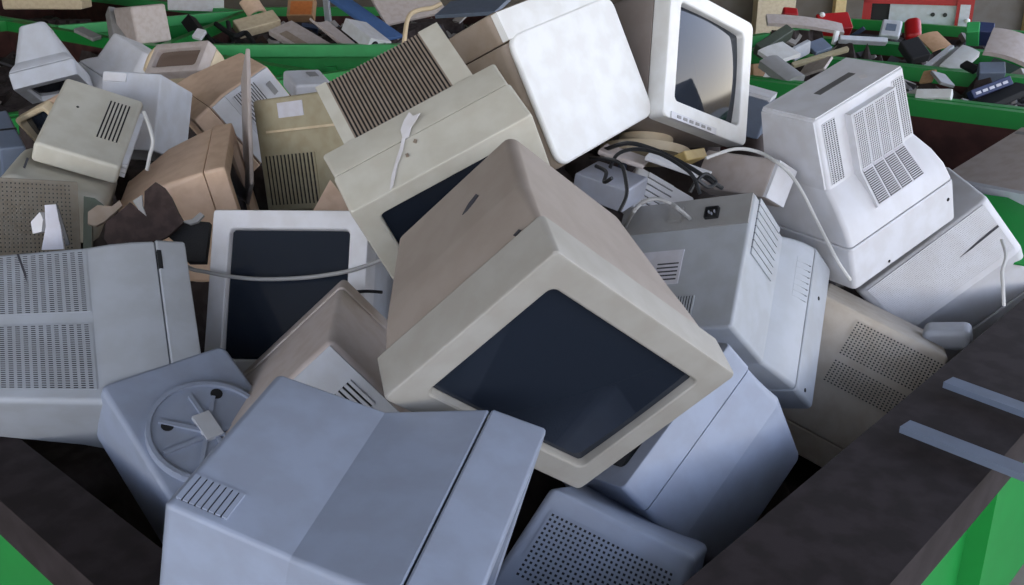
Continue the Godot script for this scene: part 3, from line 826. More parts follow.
# ---------------------------------------------------------------- the older pieces stacked at the left
func build_left_stack() -> void:
	var G := "older machines stacked on the left"
	var o := case_box("printer", "white desktop machine at upper left with a row of slots on top", "printer", G, Vector3(-1.19, 1.618, -2.8), Quaternion(0.1531, 0.0843, -0.2024, 0.9636), {W = 0.22, H = 0.063, D = 0.36}, "cream", 0.012, 0.01)
	grille(o, "vent", "y+", "", 0.60, 0.88, 0.30, 0.85, 6, 1, "cream", 0.55)
	screws(o, "y+", "", [[0.28, 0.62, 0.004]])
	for k in 3:
		plate(o, "port_cover", "x+", "", 0.1, 0.85, 0.12 + k * 0.26, 0.30 + k * 0.26, "pale", 0.014)
	o = case_box("printer", "beige rounded machine with a black notch under the slotted white one", "printer", G, Vector3(-1.248, 1.466, -2.668), Quaternion(-0.0239, 0.1281, -0.1709, 0.9766), {W = 0.267, H = 0.141, D = 0.356}, "cream", 0.04, 0.03)
	mark(o, "notch", Vector3(-1.215, 1.607, -2.45), Quaternion(-0.4786, 0.0864, 0.0474, 0.8725), [Vector2(-0.005, -0.015), Vector2(0, -0.019), Vector2(0.005, 0.015), Vector2(0, 0.019)], "ink")
	# the perforated steel chassis and the litter on it
	o = case_box("steel_chassis", "rusty perforated steel chassis sheet at the left edge with litter on it", "chassis", "", Vector3(-1.198, 1.484, -2.374), Quaternion(-0.1838, 0.4098, -0.0526, 0.8919), {W = 0.251, H = 0.195, D = 0.028}, "steel_grid", 0.004, 0.003)
	grille(o, "perforated_grille", "z+", "", 0.03, 0.92, 0.05, 0.96, 22, 17, "steel_grid", 0.62)
	shard("connector_block", "light blue connector block on the rusty steel chassis", "block", "", Vector3(-1.012, 1.548, -2.106), Quaternion(-0.1506, 0.1583, 0.0244, 0.9755), [Vector2(-0.009, 0.047), Vector2(0.013, 0.047), Vector2(0.017, 0.007), Vector2(0.018, -0.053), Vector2(-0.027, -0.05), Vector2(-0.012, 0.001)], 0.02, "label")
	shard("plastic_clip", "white plastic clip lying on the rusty steel chassis", "clip", "", Vector3(-1.053, 1.547, -2.127), Quaternion(-0.1557, -0.1078, -0.0171, 0.9818), [Vector2(-0.017, 0.003), Vector2(0.004, 0.026), Vector2(0.013, 0.011), Vector2(0.011, -0.017), Vector2(-0.011, -0.023)], 0.02, "pale")
	shard("rubber_strip", "black rubber strip leaning on the rusty steel chassis", "strip", "", Vector3(-0.976, 1.559, -2.078), Quaternion(-0.1024, 0.1593, 0.0166, 0.9818), [Vector2(-0.006, 0.049), Vector2(-0.001, 0.029), Vector2(0.01, -0.044), Vector2(0.002, -0.046), Vector2(-0.005, 0.012)], 0.012, "black")
	# brown monitor and its neighbours
	o = crt("crt_monitor", "tan monitor lying on its side at left, screen turned to the right", G, Vector3(-0.782, 1.401, -2.847), Quaternion(-0.0105, 0.7634, 0.1095, 0.6364), {W = 0.384, H = 0.355, D = 0.331, b = 0.057, s = 0.045, m = 0.18, w = 0.264, h = 0.287, w2 = 0.308, h2 = 0.302}, {mat = "tan", w = 0.33, h = 0.30, w2 = 0.22, h2 = 0.20, m = 0.2, rr = 0.02, belly = 0.1, rf = 0.01})
	o = case_box("crt_monitor", "olive monitor seen from behind with dark slanted slots below a label", "monitor", G, Vector3(-0.529, 1.513, -3.019), Quaternion(-0.0796, -0.2785, 0.0764, 0.9541), {W = 0.381, H = 0.338, D = 0.3}, "olive", 0.012, 0.01)
	plate(o, "paper_label", "z+", "", 0.28, 0.55, 0.82, 0.95, "label", 0.002, "torn pale label")
	plate(o, "ledge", "z+", "", 0.14, 0.99, 0.70, 0.72, "sand", 0.010)
	grille(o, "vent", "z+", "", 0.06, 0.60, 0.06, 0.5, 13, 1, "olive", 0.5)
	shard("plastic_cover", "brown plastic cover wedged behind the left screen and the splashed monitor", "cover", "", Vector3(-0.485, 1.447, -2.657), Quaternion(-0.2020, 0.1068, 0.0222, 0.9733), [Vector2(-0.065, -0.024), Vector2(-0.01, 0.062), Vector2(0.029, 0.004), Vector2(0.047, -0.042)], 0.02, "tan")
	flat_piece("plastic_sheet", "tall thin grey panel standing on edge beside the tan monitor", "panel", "", Vector3(-0.807, 1.571, -3.023), Quaternion(-0.0924, 0.3284, 0.6601, 0.6692), {W = 0.436, H = .012, D = .22}, "pink_grey")
	o = crt("crt_monitor", "tan topped monitor tipped over behind the tan one, white ribbed side", G, Vector3(-1.16, 1.398, -3.723), Quaternion(0.2998, -0.4498, 0.1034, 0.8349), {W = 0.368, H = 0.304, D = 0.335, b = 0.07, s = 0.045, m = 0.099, w = 0.338, h = 0.259, w2 = 0.243, h2 = 0.123}, {mat = "tan", rr = 0.015, w = 0.335, h = 0.29, w2 = 0.26, h2 = 0.2, m = 0.14, belly = 0.2})
	plate(o, "side_panel", "x+", "MR", 0.03, 0.97, 0.0, 0.97, "pale", 0.004, "white side panel")
	plate(o, "side_panel", "x+", "BM", 0.03, 0.97, 0.1, 0.98, "pale", 0.004, "white side panel")
	grille(o, "vent", "x+", "MR", 0.12, 0.9, 0.1, 0.6, 1, 10, "pale", 0.6, 0.004)
	plate(o, "dark_tag", "x+", "MR", 0.5, 0.75, 0.75, 0.85, "mid_grey", 0.006)
	o = case_box("adapter_box", "small white box with a grey tag behind the olive monitor", "box", "", Vector3(-0.726, 1.612, -3.585), Quaternion(0.0740, 0.2224, -0.0340, 0.9716), {W = 0.135, H = 0.064, D = 0.176}, "pale", 0.012, 0.01)
	plate(o, "tag", "y+", "", 0.55, 0.8, 0.5, 0.8, "mid_grey", 0.002)
	o = case_box("computer_case", "grey upright computer case behind the slotted white machine", "computer case", G, Vector3(-1.226, 1.543, -3.335), Quaternion(-0.2008, -0.0534, -0.0339, 0.9776), {W = 0.197, H = 0.251, D = 0.251}, "cool", 0.008, 0.006)
	plate(o, "drive_cover", "z+", "", 0.03, 0.42, 0.86, 0.97, "pale", 0.006)
	screws(o, "z+", "", [[0.16, 0.9, 0.008], [0.36, 0.9, 0.006]])
	o = crt("crt_monitor", "small beige monitor at upper left tilted up, brownish screen", G, Vector3(-1.347, 1.645, -4.083), Quaternion(-0.3563, -0.2490, -0.0351, 0.8999), {W = 0.3, H = 0.142, D = 0.116, b = 0.07, s = 0.028, m = 0.2, w = 0.37, h = 0.34, w2 = 0.238, h2 = 0.171}, {mat = "sand", bezel = "pink_grey", screen = "screen_brown", w = 0.28, h = 0.14, w2 = 0.22, h2 = 0.12, D = 0.2, m = 0.11, b = 0.05, bulge = 0.01})
	o = crt("crt_monitor", "white monitor shell standing face down furthest left before the green wall", G, Vector3(-1.984, 1.461, -4.375), Quaternion(0.5561, 0.1748, 0.0092, 0.8124), {W = 0.266, H = 0.316, D = 0.223, b = 0.069, s = 0.045, m = 0.198, w = 0.366, h = 0.337, w2 = 0.116, h2 = 0.168, oy = 0.002}, {mat = "cool", w = 0.22, h = 0.24, m = 0.12, rr = 0.03, belly = 0.3, D = 0.28})
	o = crt("crt_monitor", "white monitor shell face down with a flared neck, behind the slotted machine", G, Vector3(-1.829, 1.372, -4.694), Quaternion(0.5613, -0.3235, 0.0161, 0.7616), {W = 0.331, H = 0.318, D = 0.234, b = 0.07, s = 0.045, m = 0.2, w = 0.37, h = 0.34, w2 = 0.247, h2 = 0.187, oy = 0.004}, {mat = "pale", w = 0.27, h = 0.22, m = 0.13, rr = 0.03, belly = 0.3, D = 0.26})
	o = crt("crt_monitor", "little tan monitor at the left edge with a dark downturned screen", G, Vector3(-1.399, 1.555, -2.993), Quaternion(0.1695, -0.3019, 0.2312, 0.9092), {W = 0.226, H = 0.181, D = 0.013, b = 0.07, s = 0.01, m = 0.2, w = 0.37, h = 0.34, w2 = 0.32, h2 = 0.29}, {mat = "tan", bezel = "sand", D = 0.16, w = 0.21, h = 0.165, w2 = 0.17, h2 = 0.14, m = 0.09, b = 0.03, s = 0.016})
	o = case_box("plastic_case", "small blue grey case at the left edge under the little tan monitor", "case", "", Vector3(-1.487, 1.53, -2.894), Quaternion(0.1569, 0.2985, -0.0515, 0.9400), {W = 0.068, H = 0.157, D = 0.219}, "slate", 0.008, 0.006)
	plate(o, "seam", "y+", "", 0.0, 1.0, 0.46, 0.5, "hole", 0.001)
	# torn plastic by the tan monitor
	shard("torn_cover", "large torn dark brown plastic cover leaning below the tan monitor", "cover", "", Vector3(-0.89, 1.509, -2.327), Quaternion(-0.2298, 0.0000, 0.0000, 0.9732), [Vector2(-0.095, -0.058), Vector2(-0.092, -0.019), Vector2(-0.064, 0.003), Vector2(-0.036, 0.03), Vector2(-0.016, 0.011), Vector2(-0.001, 0.008), Vector2(-0.001, 0.057), Vector2(0.025, 0.08), Vector2(0.045, 0.067), Vector2(0.063, 0.043), Vector2(0.081, 0.006), Vector2(0.096, -0.019), Vector2(0.059, -0.053), Vector2(0.016, -0.077), Vector2(-0.08, -0.08)], 0.012, "torn")
	shard("plastic_shard", "pointed grey plastic shard over the torn brown cover", "shard", "", Vector3(-0.877, 1.546, -2.277), Quaternion(-0.2062, 0.0541, 0.0114, 0.9770), [Vector2(-0.017, 0.011), Vector2(0.004, 0.025), Vector2(0.005, -0.001), Vector2(0.012, -0.025), Vector2(-0.004, -0.01)], 0.008, "mid_grey")
	shard("plastic_scrap", "crumpled dark grey plastic scrap beside the upright left screen", "scrap", "", Vector3(-0.79, 1.444, -2.334), Quaternion(-0.3162, 0.0000, 0.0000, 0.9487), [Vector2(-0.054, 0.008), Vector2(-0.027, 0.039), Vector2(0.012, 0.047), Vector2(0.046, 0.044), Vector2(0.043, -0.059), Vector2(0.001, -0.059), Vector2(-0.022, -0.018)], 0.02, "black_rough")
	shard("bracket", "dark pink metal bracket left of the torn brown cover", "bracket", "", Vector3(-1.001, 1.505, -2.357), Quaternion(-0.2672, 0.1177, 0.0329, 0.9559), [Vector2(-0.035, 0.004), Vector2(-0.012, 0.02), Vector2(0.021, 0.015), Vector2(0.04, 0.029), Vector2(0.044, 0.014), Vector2(0, -0.024), Vector2(-0.019, -0.032), Vector2(-0.037, -0.026)], 0.015, "taupe")
	shard("plastic_scrap", "grey green plastic scrap between the steel chassis and the bracket", "scrap", "", Vector3(-1.051, 1.477, -2.4), Quaternion(-0.2672, 0.1177, 0.0329, 0.9559), [Vector2(-0.015, 0.059), Vector2(0.011, 0.052), Vector2(0.031, 0.033), Vector2(0.002, 0.017), Vector2(-0.004, -0.081), Vector2(-0.024, -0.079)], 0.02, "moss")
	shard("cable_clip", "light grey broken clip on the dark scrap beside the tan bezel", "clip", "", Vector3(-0.768, 1.499, -2.323), Quaternion(-0.3139, 0.0590, 0.0195, 0.9474), [Vector2(-0.027, -0.005), Vector2(-0.006, 0), Vector2(0.013, 0.017), Vector2(0.022, 0.009), Vector2(0.008, -0.008), Vector2(-0.01, -0.013)], 0.01, "mid_grey")


# ---------------------------------------------------------------- what lies in the bins behind
func build_back_heaps() -> void:
	var L := "scrap in the bins at upper left"
	var o := case_box("monitor_shell", "pale grey monitor shell standing in the far left bin, narrower of two", "monitor", L, Vector3(-3.128, 1.313, -8.204), Quaternion(0.2762, 0.2316, -0.2195, 0.9066), {W = 0.164, H = 0.1, D = 0.345}, "mid_grey", 0.01, 0.008)
	o = case_box("monitor_shell", "white monitor shell standing upright in the far left bin, wider of two", "monitor", L, Vector3(-2.942, 1.336, -8.206), Quaternion(0.6001, 0.3385, -0.2971, 0.6611), {W = 0.315, H = 0.25, D = 0.293}, "pink_grey", 0.02, 0.02)
	plate(o, "seam", "x+", "", 0.0, 1.0, 0.46, 0.5, "hole", 0.001)
	flat_piece("plastic_sheet", "white sheet with a dark red patch at the top edge, left", "sheet", L, Vector3(-3.339, 1.302, -10.971), Quaternion(0.8156, 0.0642, -0.1512, 0.5548), {W = 0.571, H = 0.02, D = 0.253}, "pale")
	case_box("drive_case", "small dark grey drive case left of the black cable tangle", "drive", L, Vector3(-2.793, 1.228, -9.024), Quaternion(0.4126, 0.1825, 0.3337, 0.8277), {W = 0.104, H = 0.1, D = 0.197}, "black", 0.008, 0.006)
	flat_piece("plastic_sheet", "small white plate beside the dark drive case", "plate", L, Vector3(-2.557, 1.238, -8.393), Quaternion(0.3099, -0.1474, -0.0630, 0.9372), {W = 0.083, H = 0.03, D = 0.104}, "pale")
	case_box("plastic_box", "yellowed beige box above the black cable tangle", "box", L, Vector3(-2.341, 1.209, -9.45), Quaternion(0.2866, 0.2959, 0.0109, 0.9112), {W = 0.402, H = 0.1, D = 0.166}, "sand", 0.015, 0.012)
	o = case_box("carton", "orange and tan carton at the top of the drive heap", "carton", L, Vector3(-2.104, 1.261, -10.364), Quaternion(0.4123, -0.0108, 0.0074, 0.9109), {W = 0.261, H = 0.12, D = 0.239}, "card", 0.004, 0.003)
	plate(o, "orange_panel", "y+", "", 0.12, 0.95, 0.05, 0.7, "orange", 0.003)
	o = case_box("disc_drive", "beige disc drive with a black slot lying over the light green rim", "drive", L, Vector3(-1.716, 1.199, -8.339), Quaternion(0.1971, 0.3986, 0.0604, 0.8937), {W = 0.24, H = 0.05, D = 0.538}, "pink_grey", 0.008, 0.006)
	plate(o, "label", "y+", "", 0.12, 0.42, 0.25, 0.8, "taupe", 0.002)
	plate(o, "slot", "z+", "", 0.1, 0.98, 0.1, 0.9, "black", 0.003)
	flat_piece("curved_sheet", "curved grey panel with a black edge right of the disc drive", "panel", L, Vector3(-1.495, 1.2, -8.573), Quaternion(0.1773, 0.5013, -0.2203, 0.8177), {W = 0.247, H = 0.02, D = 0.396}, "pink_grey", -0.03)
	o = case_box("power_supply", "white box with two round black sockets beside the slatted monitor", "power supply", L, Vector3(-1.158, 1.256, -8.159), Quaternion(0.1294, 0.3862, -0.1757, 0.8963), {W = 0.224, H = 0.1, D = 0.349}, "pale", 0.006, 0.005)
	for k in 2:
		var d := Soup.new()
		var f := face(o, "z+", "")
		disc(d, on(f, 0.28 + 0.44 * k, 0.5) - Vector3(0, 0, 0.002), Vector3.BACK, 0.032, 0.006, 20)
		var kk := part(o, "round_socket", d, M.hole)
		d = Soup.new()
		disc(d, on(f, 0.28 + 0.44 * k, 0.5) + Vector3(0, 0, 0.003), Vector3.BACK, 0.013, 0.004, 14)
		part(kk, "socket_core", d, M.mid_grey)
	case_box("scanner", "blue flat scanner under the large pinkish panel", "scanner", L, Vector3(-1.301, 1.29, -9.184), Quaternion(0.1922, 0.4213, -0.0653, 0.8839), {W = 0.212, H = 0.03, D = 0.765}, "blue", 0.01, 0.008)
	flat_piece("plastic_sheet", "large pinkish grey panel at the top edge behind the cream strap", "panel", L, Vector3(-0.951, 1.398, -9.446), Quaternion(0.3692, 0.2847, -0.0409, 0.8837), {W = 0.62, H = 0.03, D = 0.383}, "pink_grey")
	flat_piece("plastic_sheet", "bluish sheet lying behind the bright white monitor", "sheet", L, Vector3(-0.303, 1.487, -7.971), Quaternion(0.0424, 0.5051, 0.1664, 0.8458), {W = 0.274, H = 0.03, D = 0.544}, "slate")
	flat_piece("plastic_sheet", "grey plate on the green bin left of the two shells", "plate", L, Vector3(-3.495, 1.236, -8.455), Quaternion(0.1553, 0.5018, -0.0242, 0.8506), {W = 0.094, H = 0.03, D = 0.225}, "mid_grey")
	flat_piece("metal_strip", "narrow silver metal strip at the top of the drive heap", "strip", L, Vector3(-1.719, 1.324, -9.626), Quaternion(0.6315, -0.2715, 0.3184, 0.6527), {W = 0.1, H = 0.02, D = 0.216}, "steel")
	case_box("plank", "long thick beige plank lying across the far bin at the top left corner", "plank", "", Vector3(-5.115, 1.272, -11.426), Quaternion(0.0000, 0.0000, 0.0000, 1.0000), {W = 0.86, H = 0.2, D = 0.3}, "sand", 0.02, 0.015)
	flat_piece("curved_sheet", "curved brown grey cover above the yellowed beige box", "cover", L, Vector3(-2.469, 1.348, -9.955), Quaternion(0.3534, 0.3557, -0.0933, 0.8601), {W = 0.205, H = 0.02, D = 0.177}, "tan", 0.06)
	for k in [[[Vector3(-2.664, 1.231, -9.268), Vector3(-2.563, 1.192, -9.146), Vector3(-2.415, 1.16, -8.973), Vector3(-2.341, 1.178, -9.034), Vector3(-2.219, 1.113, -8.795)], 0.024, "topmost black cable bundle in the tangle left of the disc drive"], [[Vector3(-2.625, 1.127, -8.961), Vector3(-2.457, 1.091, -8.84), Vector3(-2.366, 1.117, -8.903), Vector3(-2.159, 1.062, -8.668)], 0.02, "black cable bundle across the middle of the tangle"], [[Vector3(-2.556, 1.247, -9.275), Vector3(-2.464, 1.137, -9.018), Vector3(-2.261, 1.062, -8.668), Vector3(-2.1, 1.044, -8.554)], 0.02, "black cable bundle running down through the tangle"], [[Vector3(-2.708, 1.164, -9.082), Vector3(-2.465, 1.062, -8.668), Vector3(-2.265, 1.037, -8.605)], 0.02, "lowest black cable bundle at the left of the tangle"]]:
		var s := Soup.new()
		tube(s, k[0], k[1], 7, 5)
		var t := part(self, numbered("cable_bundle"), s, M.black_rough)
		tag(t, k[2], "cable", "black cable tangle")
	var st := Soup.new()
	tube(st, [Vector3(-0.834, 1.138, -7.862), Vector3(-0.832, 1.22, -7.872), Vector3(-0.824, 1.292, -7.899), Vector3(-0.814, 1.38, -7.987), Vector3(-0.788, 1.433, -8.06), Vector3(-0.722, 1.457, -8.123), Vector3(-0.632, 1.467, -8.181), Vector3(-0.564, 1.492, -8.244)], 0.018, 8, 6)
	single("strap", "bent cream plastic strap standing over the slatted monitor", "strap", "", st, M.cord_cream)

	var H := "scrap in the bins at upper right"
	flat_piece("curved_sheet", "long tan curved board at the back of the right heap", "board", H, Vector3(2.376, 1.337, -8.341), Quaternion(0.2609, -0.0092, -0.0597, 0.9635), {W = 0.63, H = 0.03, D = 0.124}, "pink_grey", 0.02)
	case_box("plastic_case", "dark grey green case beside the glossy monitor, right heap", "case", H, Vector3(1.938, 1.28, -7.589), Quaternion(0.2773, -0.3989, -0.1456, 0.8619), {W = 0.08, H = 0.1, D = 0.34}, "moss", 0.01, 0.008)
	flat_piece("plastic_sheet", "bright white bent panel near the glossy monitor, right heap", "panel", H, Vector3(1.813, 1.286, -6.919), Quaternion(0.1868, 0.2413, 0.0678, 0.9499), {W = 0.214, H = 0.03, D = 0.187}, "white", 0.008)
	flat_piece("plastic_sheet", "grey plastic cover below the bright white bent panel", "cover", H, Vector3(1.691, 1.258, -6.351), Quaternion(0.2020, 0.2574, 0.0321, 0.9444), {W = 0.145, H = 0.05, D = 0.264}, "mid_grey", 0.015)
	shard("plastic_shard", "white triangular shard above the green rim on the right", "shard", H, Vector3(1.635, 1.239, -6.379), Quaternion(-0.3162, 0.0000, 0.0000, 0.9487), [Vector2(-0.056, -0.035), Vector2(-0.005, 0.063), Vector2(0.017, 0.014), Vector2(0.044, -0.042)], 0.02, "white")
	case_box("carton", "small brown carton beside the white triangular shard", "carton", H, Vector3(1.595, 1.207, -6.632), Quaternion(0.5942, 0.1505, -0.1081, 0.7827), {W = 0.1, H = 0.1, D = 0.084}, "card", 0.004, 0.003)
	case_box("plastic_case", "bluish flat case in the middle of the right heap", "case", H, Vector3(2.171, 1.288, -7.236), Quaternion(0.2294, -0.4788, -0.1691, 0.8303), {W = 0.117, H = 0.03, D = 0.152}, "slate", 0.008, 0.006)
	flat_piece("plastic_sheet", "pale grey plate behind the long olive strip", "plate", H, Vector3(2, 1.284, -7.062), Quaternion(0.7941, 0.2680, -0.0817, 0.5394), {W = 0.144, H = 0.03, D = 0.102}, "cool")
	flat_piece("wood_strip", "long olive strip lying across the right heap", "strip", H, Vector3(2.091, 1.258, -6.908), Quaternion(0.3265, 0.1391, 0.0781, 0.9317), {W = 0.415, H = 0.03, D = 0.035}, "olive")
	flat_piece("cardboard", "brown cardboard below the long olive strip", "cardboard", H, Vector3(1.961, 1.242, -6.562), Quaternion(0.1797, -0.3862, 0.2965, 0.8547), {W = 0.222, H = 0.02, D = 0.124}, "pink_grey")
	case_box("metal_bar", "long light grey bar lying on the second green rim", "bar", H, Vector3(2.619, 1.28, -7.648), Quaternion(0.4190, -0.0230, -0.0160, 0.9075), {W = 0.357, H = 0.06, D = 0.041}, "cool", 0.01, 0.008)
	flat_piece("plastic_strip", "short upright white strip at the left end of the light grey bar", "strip", H, Vector3(2.459, 1.283, -7.796), Quaternion(0.7041, 0.6058, 0.2296, 0.2909), {W = 0.105, H = 0.02, D = 0.061}, "white")
	case_box("crate", "red plastic crate in front of the yellow post", "crate", H, Vector3(2.774, 1.227, -8.936), Quaternion(-0.4001, 0.0343, 0.0485, 0.9146), {W = 0.289, H = 0.184, D = 0.2}, "red", 0.02, 0.012)
	case_box("crate", "low dark red crate left of the yellow post", "crate", H, Vector3(2.592, 1.274, -9.646), Quaternion(0.2528, -0.0407, -0.0345, 0.9661), {W = 0.137, H = 0.1, D = 0.103}, "red", 0.02, 0.012)
	o = case_box("telephone", "pale grey desk machine leaning beside the red bag", "machine", H, Vector3(3.08, 1.281, -8.361), Quaternion(0.3553, -0.2022, 0.0465, 0.9114), {W = 0.157, H = 0.05, D = 0.171}, "cool", 0.02, 0.012)
	plate(o, "dial", "y+", "", 0.25, 0.75, 0.3, 0.7, "slate", 0.006)
	case_box("bag", "bright red bag in front of the red framed cabinet", "bag", H, Vector3(3.315, 1.264, -8.501), Quaternion(0.3183, -0.1616, 0.2015, 0.9121), {W = 0.131, H = 0.1, D = 0.215}, "red", 0.05, 0.04)
	flat_piece("cardboard", "tan cardboard flap under the red framed cabinet", "cardboard", H, Vector3(3.109, 1.296, -7.518), Quaternion(0.2572, 0.1790, 0.0359, 0.9490), {W = 0.18, H = 0.01, D = 0.189}, "card", 0.012)
	case_box("plastic_case", "dark brownish case below the red bag", "case", H, Vector3(2.868, 1.249, -7.277), Quaternion(0.3143, 0.1082, 0.1020, 0.9376), {W = 0.149, H = 0.08, D = 0.188}, "black_rough", 0.015, 0.012)
	flat_piece("plastic_sheet", "largest bright white panel tilted in the far right heap", "panel", H, Vector3(2.998, 1.253, -6.813), Quaternion(0.2801, -0.4126, -0.0372, 0.8660), {W = 0.128, H = 0.04, D = 0.257}, "white", 0.008)
	for k in 3:
		flat_piece("plastic_strip", ["narrow pale slat nearest the white tilted panel", "narrow grey slat between two others beside the white tilted panel", "narrow grey slat furthest from the white tilted panel"][k], "slat", H, Vector3(2.95, 1.247, -6.927) + Vector3(0.595, -0.124, 0.794) * (k - 1) * 0.05, Quaternion(0.2145, -0.4485, 0.0393, 0.8668), {W = 0.035, H = 0.02, D = 0.302}, ["pale", "mid_grey", "pink_grey"][k])
	case_box("plastic_case", "small black case in front of the white tilted panel", "case", H, Vector3(2.945, 1.247, -6.525), Quaternion(0.1800, 0.1899, 0.2099, 0.9421), {W = 0.063, H = 0.03, D = 0.115}, "black", 0.01, 0.008)
	case_box("plastic_case", "grey blue glossy case in front of the large grey tan sheet", "case", H, Vector3(3.03, 1.232, -6.406), Quaternion(0.3434, -0.1236, 0.0776, 0.9278), {W = 0.154, H = 0.1, D = 0.093}, "slate", 0.01, 0.008)
	flat_piece("curved_sheet", "large grey tan curved sheet at the upper right corner", "sheet", H, Vector3(3.165, 1.389, -6.441), Quaternion(0.2791, -0.2349, -0.0808, 0.9276), {W = 0.31, H = 0.03, D = 0.262}, "pink_grey", 0.025)
	case_box("crate", "light green crate right of the red framed cabinet", "crate", H, Vector3(3.8, 1.229, -8.462), Quaternion(-0.3824, -0.2170, -0.0456, 0.8970), {W = 0.1, H = 0.108, D = 0.2}, "green_light", 0.01, 0.008)
	case_box("crate", "navy crate beside the light green crate", "crate", H, Vector3(3.889, 1.229, -8.451), Quaternion(-0.3724, -0.1347, -0.0791, 0.9148), {W = 0.116, H = 0.102, D = 0.2}, "navy", 0.01, 0.008)
	case_box("plastic_box", "flat white box lying on the near green rim at right", "box", H, Vector3(2.363, 1.22, -5.625), Quaternion(0.3274, -0.2436, 0.1393, 0.9022), {W = 0.19, H = 0.05, D = 0.065}, "white", 0.006, 0.005)
	flat_piece("cardboard", "small brown cardboard flap above the flat white box", "cardboard", H, Vector3(2.527, 1.246, -6.143), Quaternion(0.2909, -0.3437, 0.2498, 0.8572), {W = 0.083, H = 0.01, D = 0.099}, "card")
	flat_piece("plastic_sheet", "grey board leaning behind the flat white box", "board", H, Vector3(2.584, 1.243, -6.066), Quaternion(0.1792, 0.1040, -0.1485, 0.9670), {W = 0.108, H = 0.02, D = 0.135}, "mid_grey")
	o = case_box("equipment_strip", "blue and white printed strip box near the right edge", "box", H, Vector3(2.74, 1.238, -5.773), Quaternion(0.5132, 0.1942, 0.0429, 0.8349), {W = 0.268, H = 0.05, D = 0.053}, "navy", 0.006, 0.005)
	for k in 5:
		plate(o, "white_print", "y+", "", 0.08 + k * 0.17, 0.2 + k * 0.17, 0.3, 0.6, "label", 0.002)
	case_box("plastic_case", "long dark grey case under the blue and white strip box", "case", H, Vector3(2.807, 1.202, -5.722), Quaternion(0.0185, 0.1317, 0.1719, 0.9761), {W = 0.281, H = 0.04, D = 0.144}, "black_rough", 0.01, 0.008)
	# the cabinet with the red frame
	o = thing("cabinet", "red framed cabinet with a pale panel by the back wall", "cabinet", "", Vector3(4, 1.217, -10.227), Quaternion(0.0000, -0.1836, 0.0000, 0.9830))
	var wd := 1.0
	var hg := 0.4
	shape_of[o] = {box = true, W = wd, H = hg, D = 0.3}
	for d in [[Vector3(0, hg / 2 - 0.04, 0), Vector3(wd, 0.1, 0.3)], [Vector3(wd / 2 - 0.07, 0, 0.01), Vector3(0.15, hg, 0.32)], [Vector3(-wd / 2 + 0.04, -0.02, 0), Vector3(0.08, hg, 0.3)], [Vector3(0, -hg / 2 + 0.04, 0), Vector3(wd, 0.08, 0.3)]]:
		var s := Soup.new()
		s.box_at(Transform3D(Basis.IDENTITY, d[0]), d[1])
		part(o, "frame_bar", s, M.red)
	var s2 := Soup.new()
	s2.box_at(Transform3D(Basis.IDENTITY, Vector3(-0.02, 0, -0.02)), Vector3(wd * 0.9, hg * 0.95, 0.24))
	part(o, "inner_box", s2, M.black_rough)
	s2 = Soup.new()
	s2.box_at(Transform3D(Basis.IDENTITY, Vector3(wd * 0.08, -0.02, 0.11)), Vector3(wd * 0.66, hg * 0.72, 0.02))
	var pn := part(o, "front_panel", s2, M.cool, "pale front panel")
	for k in 2:
		s2 = Soup.new()
		disc(s2, Vector3(wd * (0.15 + 0.11 * k), hg * 0.05, 0.118), Vector3.BACK, 0.02, 0.02, 14)
		part(pn, "knob", s2, M.black)
	s2 = Soup.new()
	s2.box_at(Transform3D(Basis.IDENTITY, Vector3(wd / 2 - 0.07, 0.0, 0.171)), Vector3(0.09, hg * 0.62, 0.004))
	part(o, "notice", s2, M.label, "pale notice on the red post")
	remember(o.transform, [rect(wd, hg, 0.15), rect(wd, hg, -0.15)])
	var lm := [[Vector3(2.674, 1.342, -8.916), "small round white lamp on the red crate"], [Vector3(4.345, 1.198, -9.845), "small round white knob by the light green crate"]]
	for k in lm:
		var ball := SphereMesh.new()
		ball.radius = 0.028
		ball.height = 0.05
		ball.radial_segments = 16
		ball.rings = 8
		single("bulb", k[1], "bulb", "", ball, M.white, k[0])


# ---------------------------------------------------------------- cables
func cable(called: String, label: String, pts: Array, r: float, m: String, group := "") -> void:
	var s := Soup.new()
	tube(s, pts, r, 8, 6)
	single(called, label, "cable", group, s, M[m])


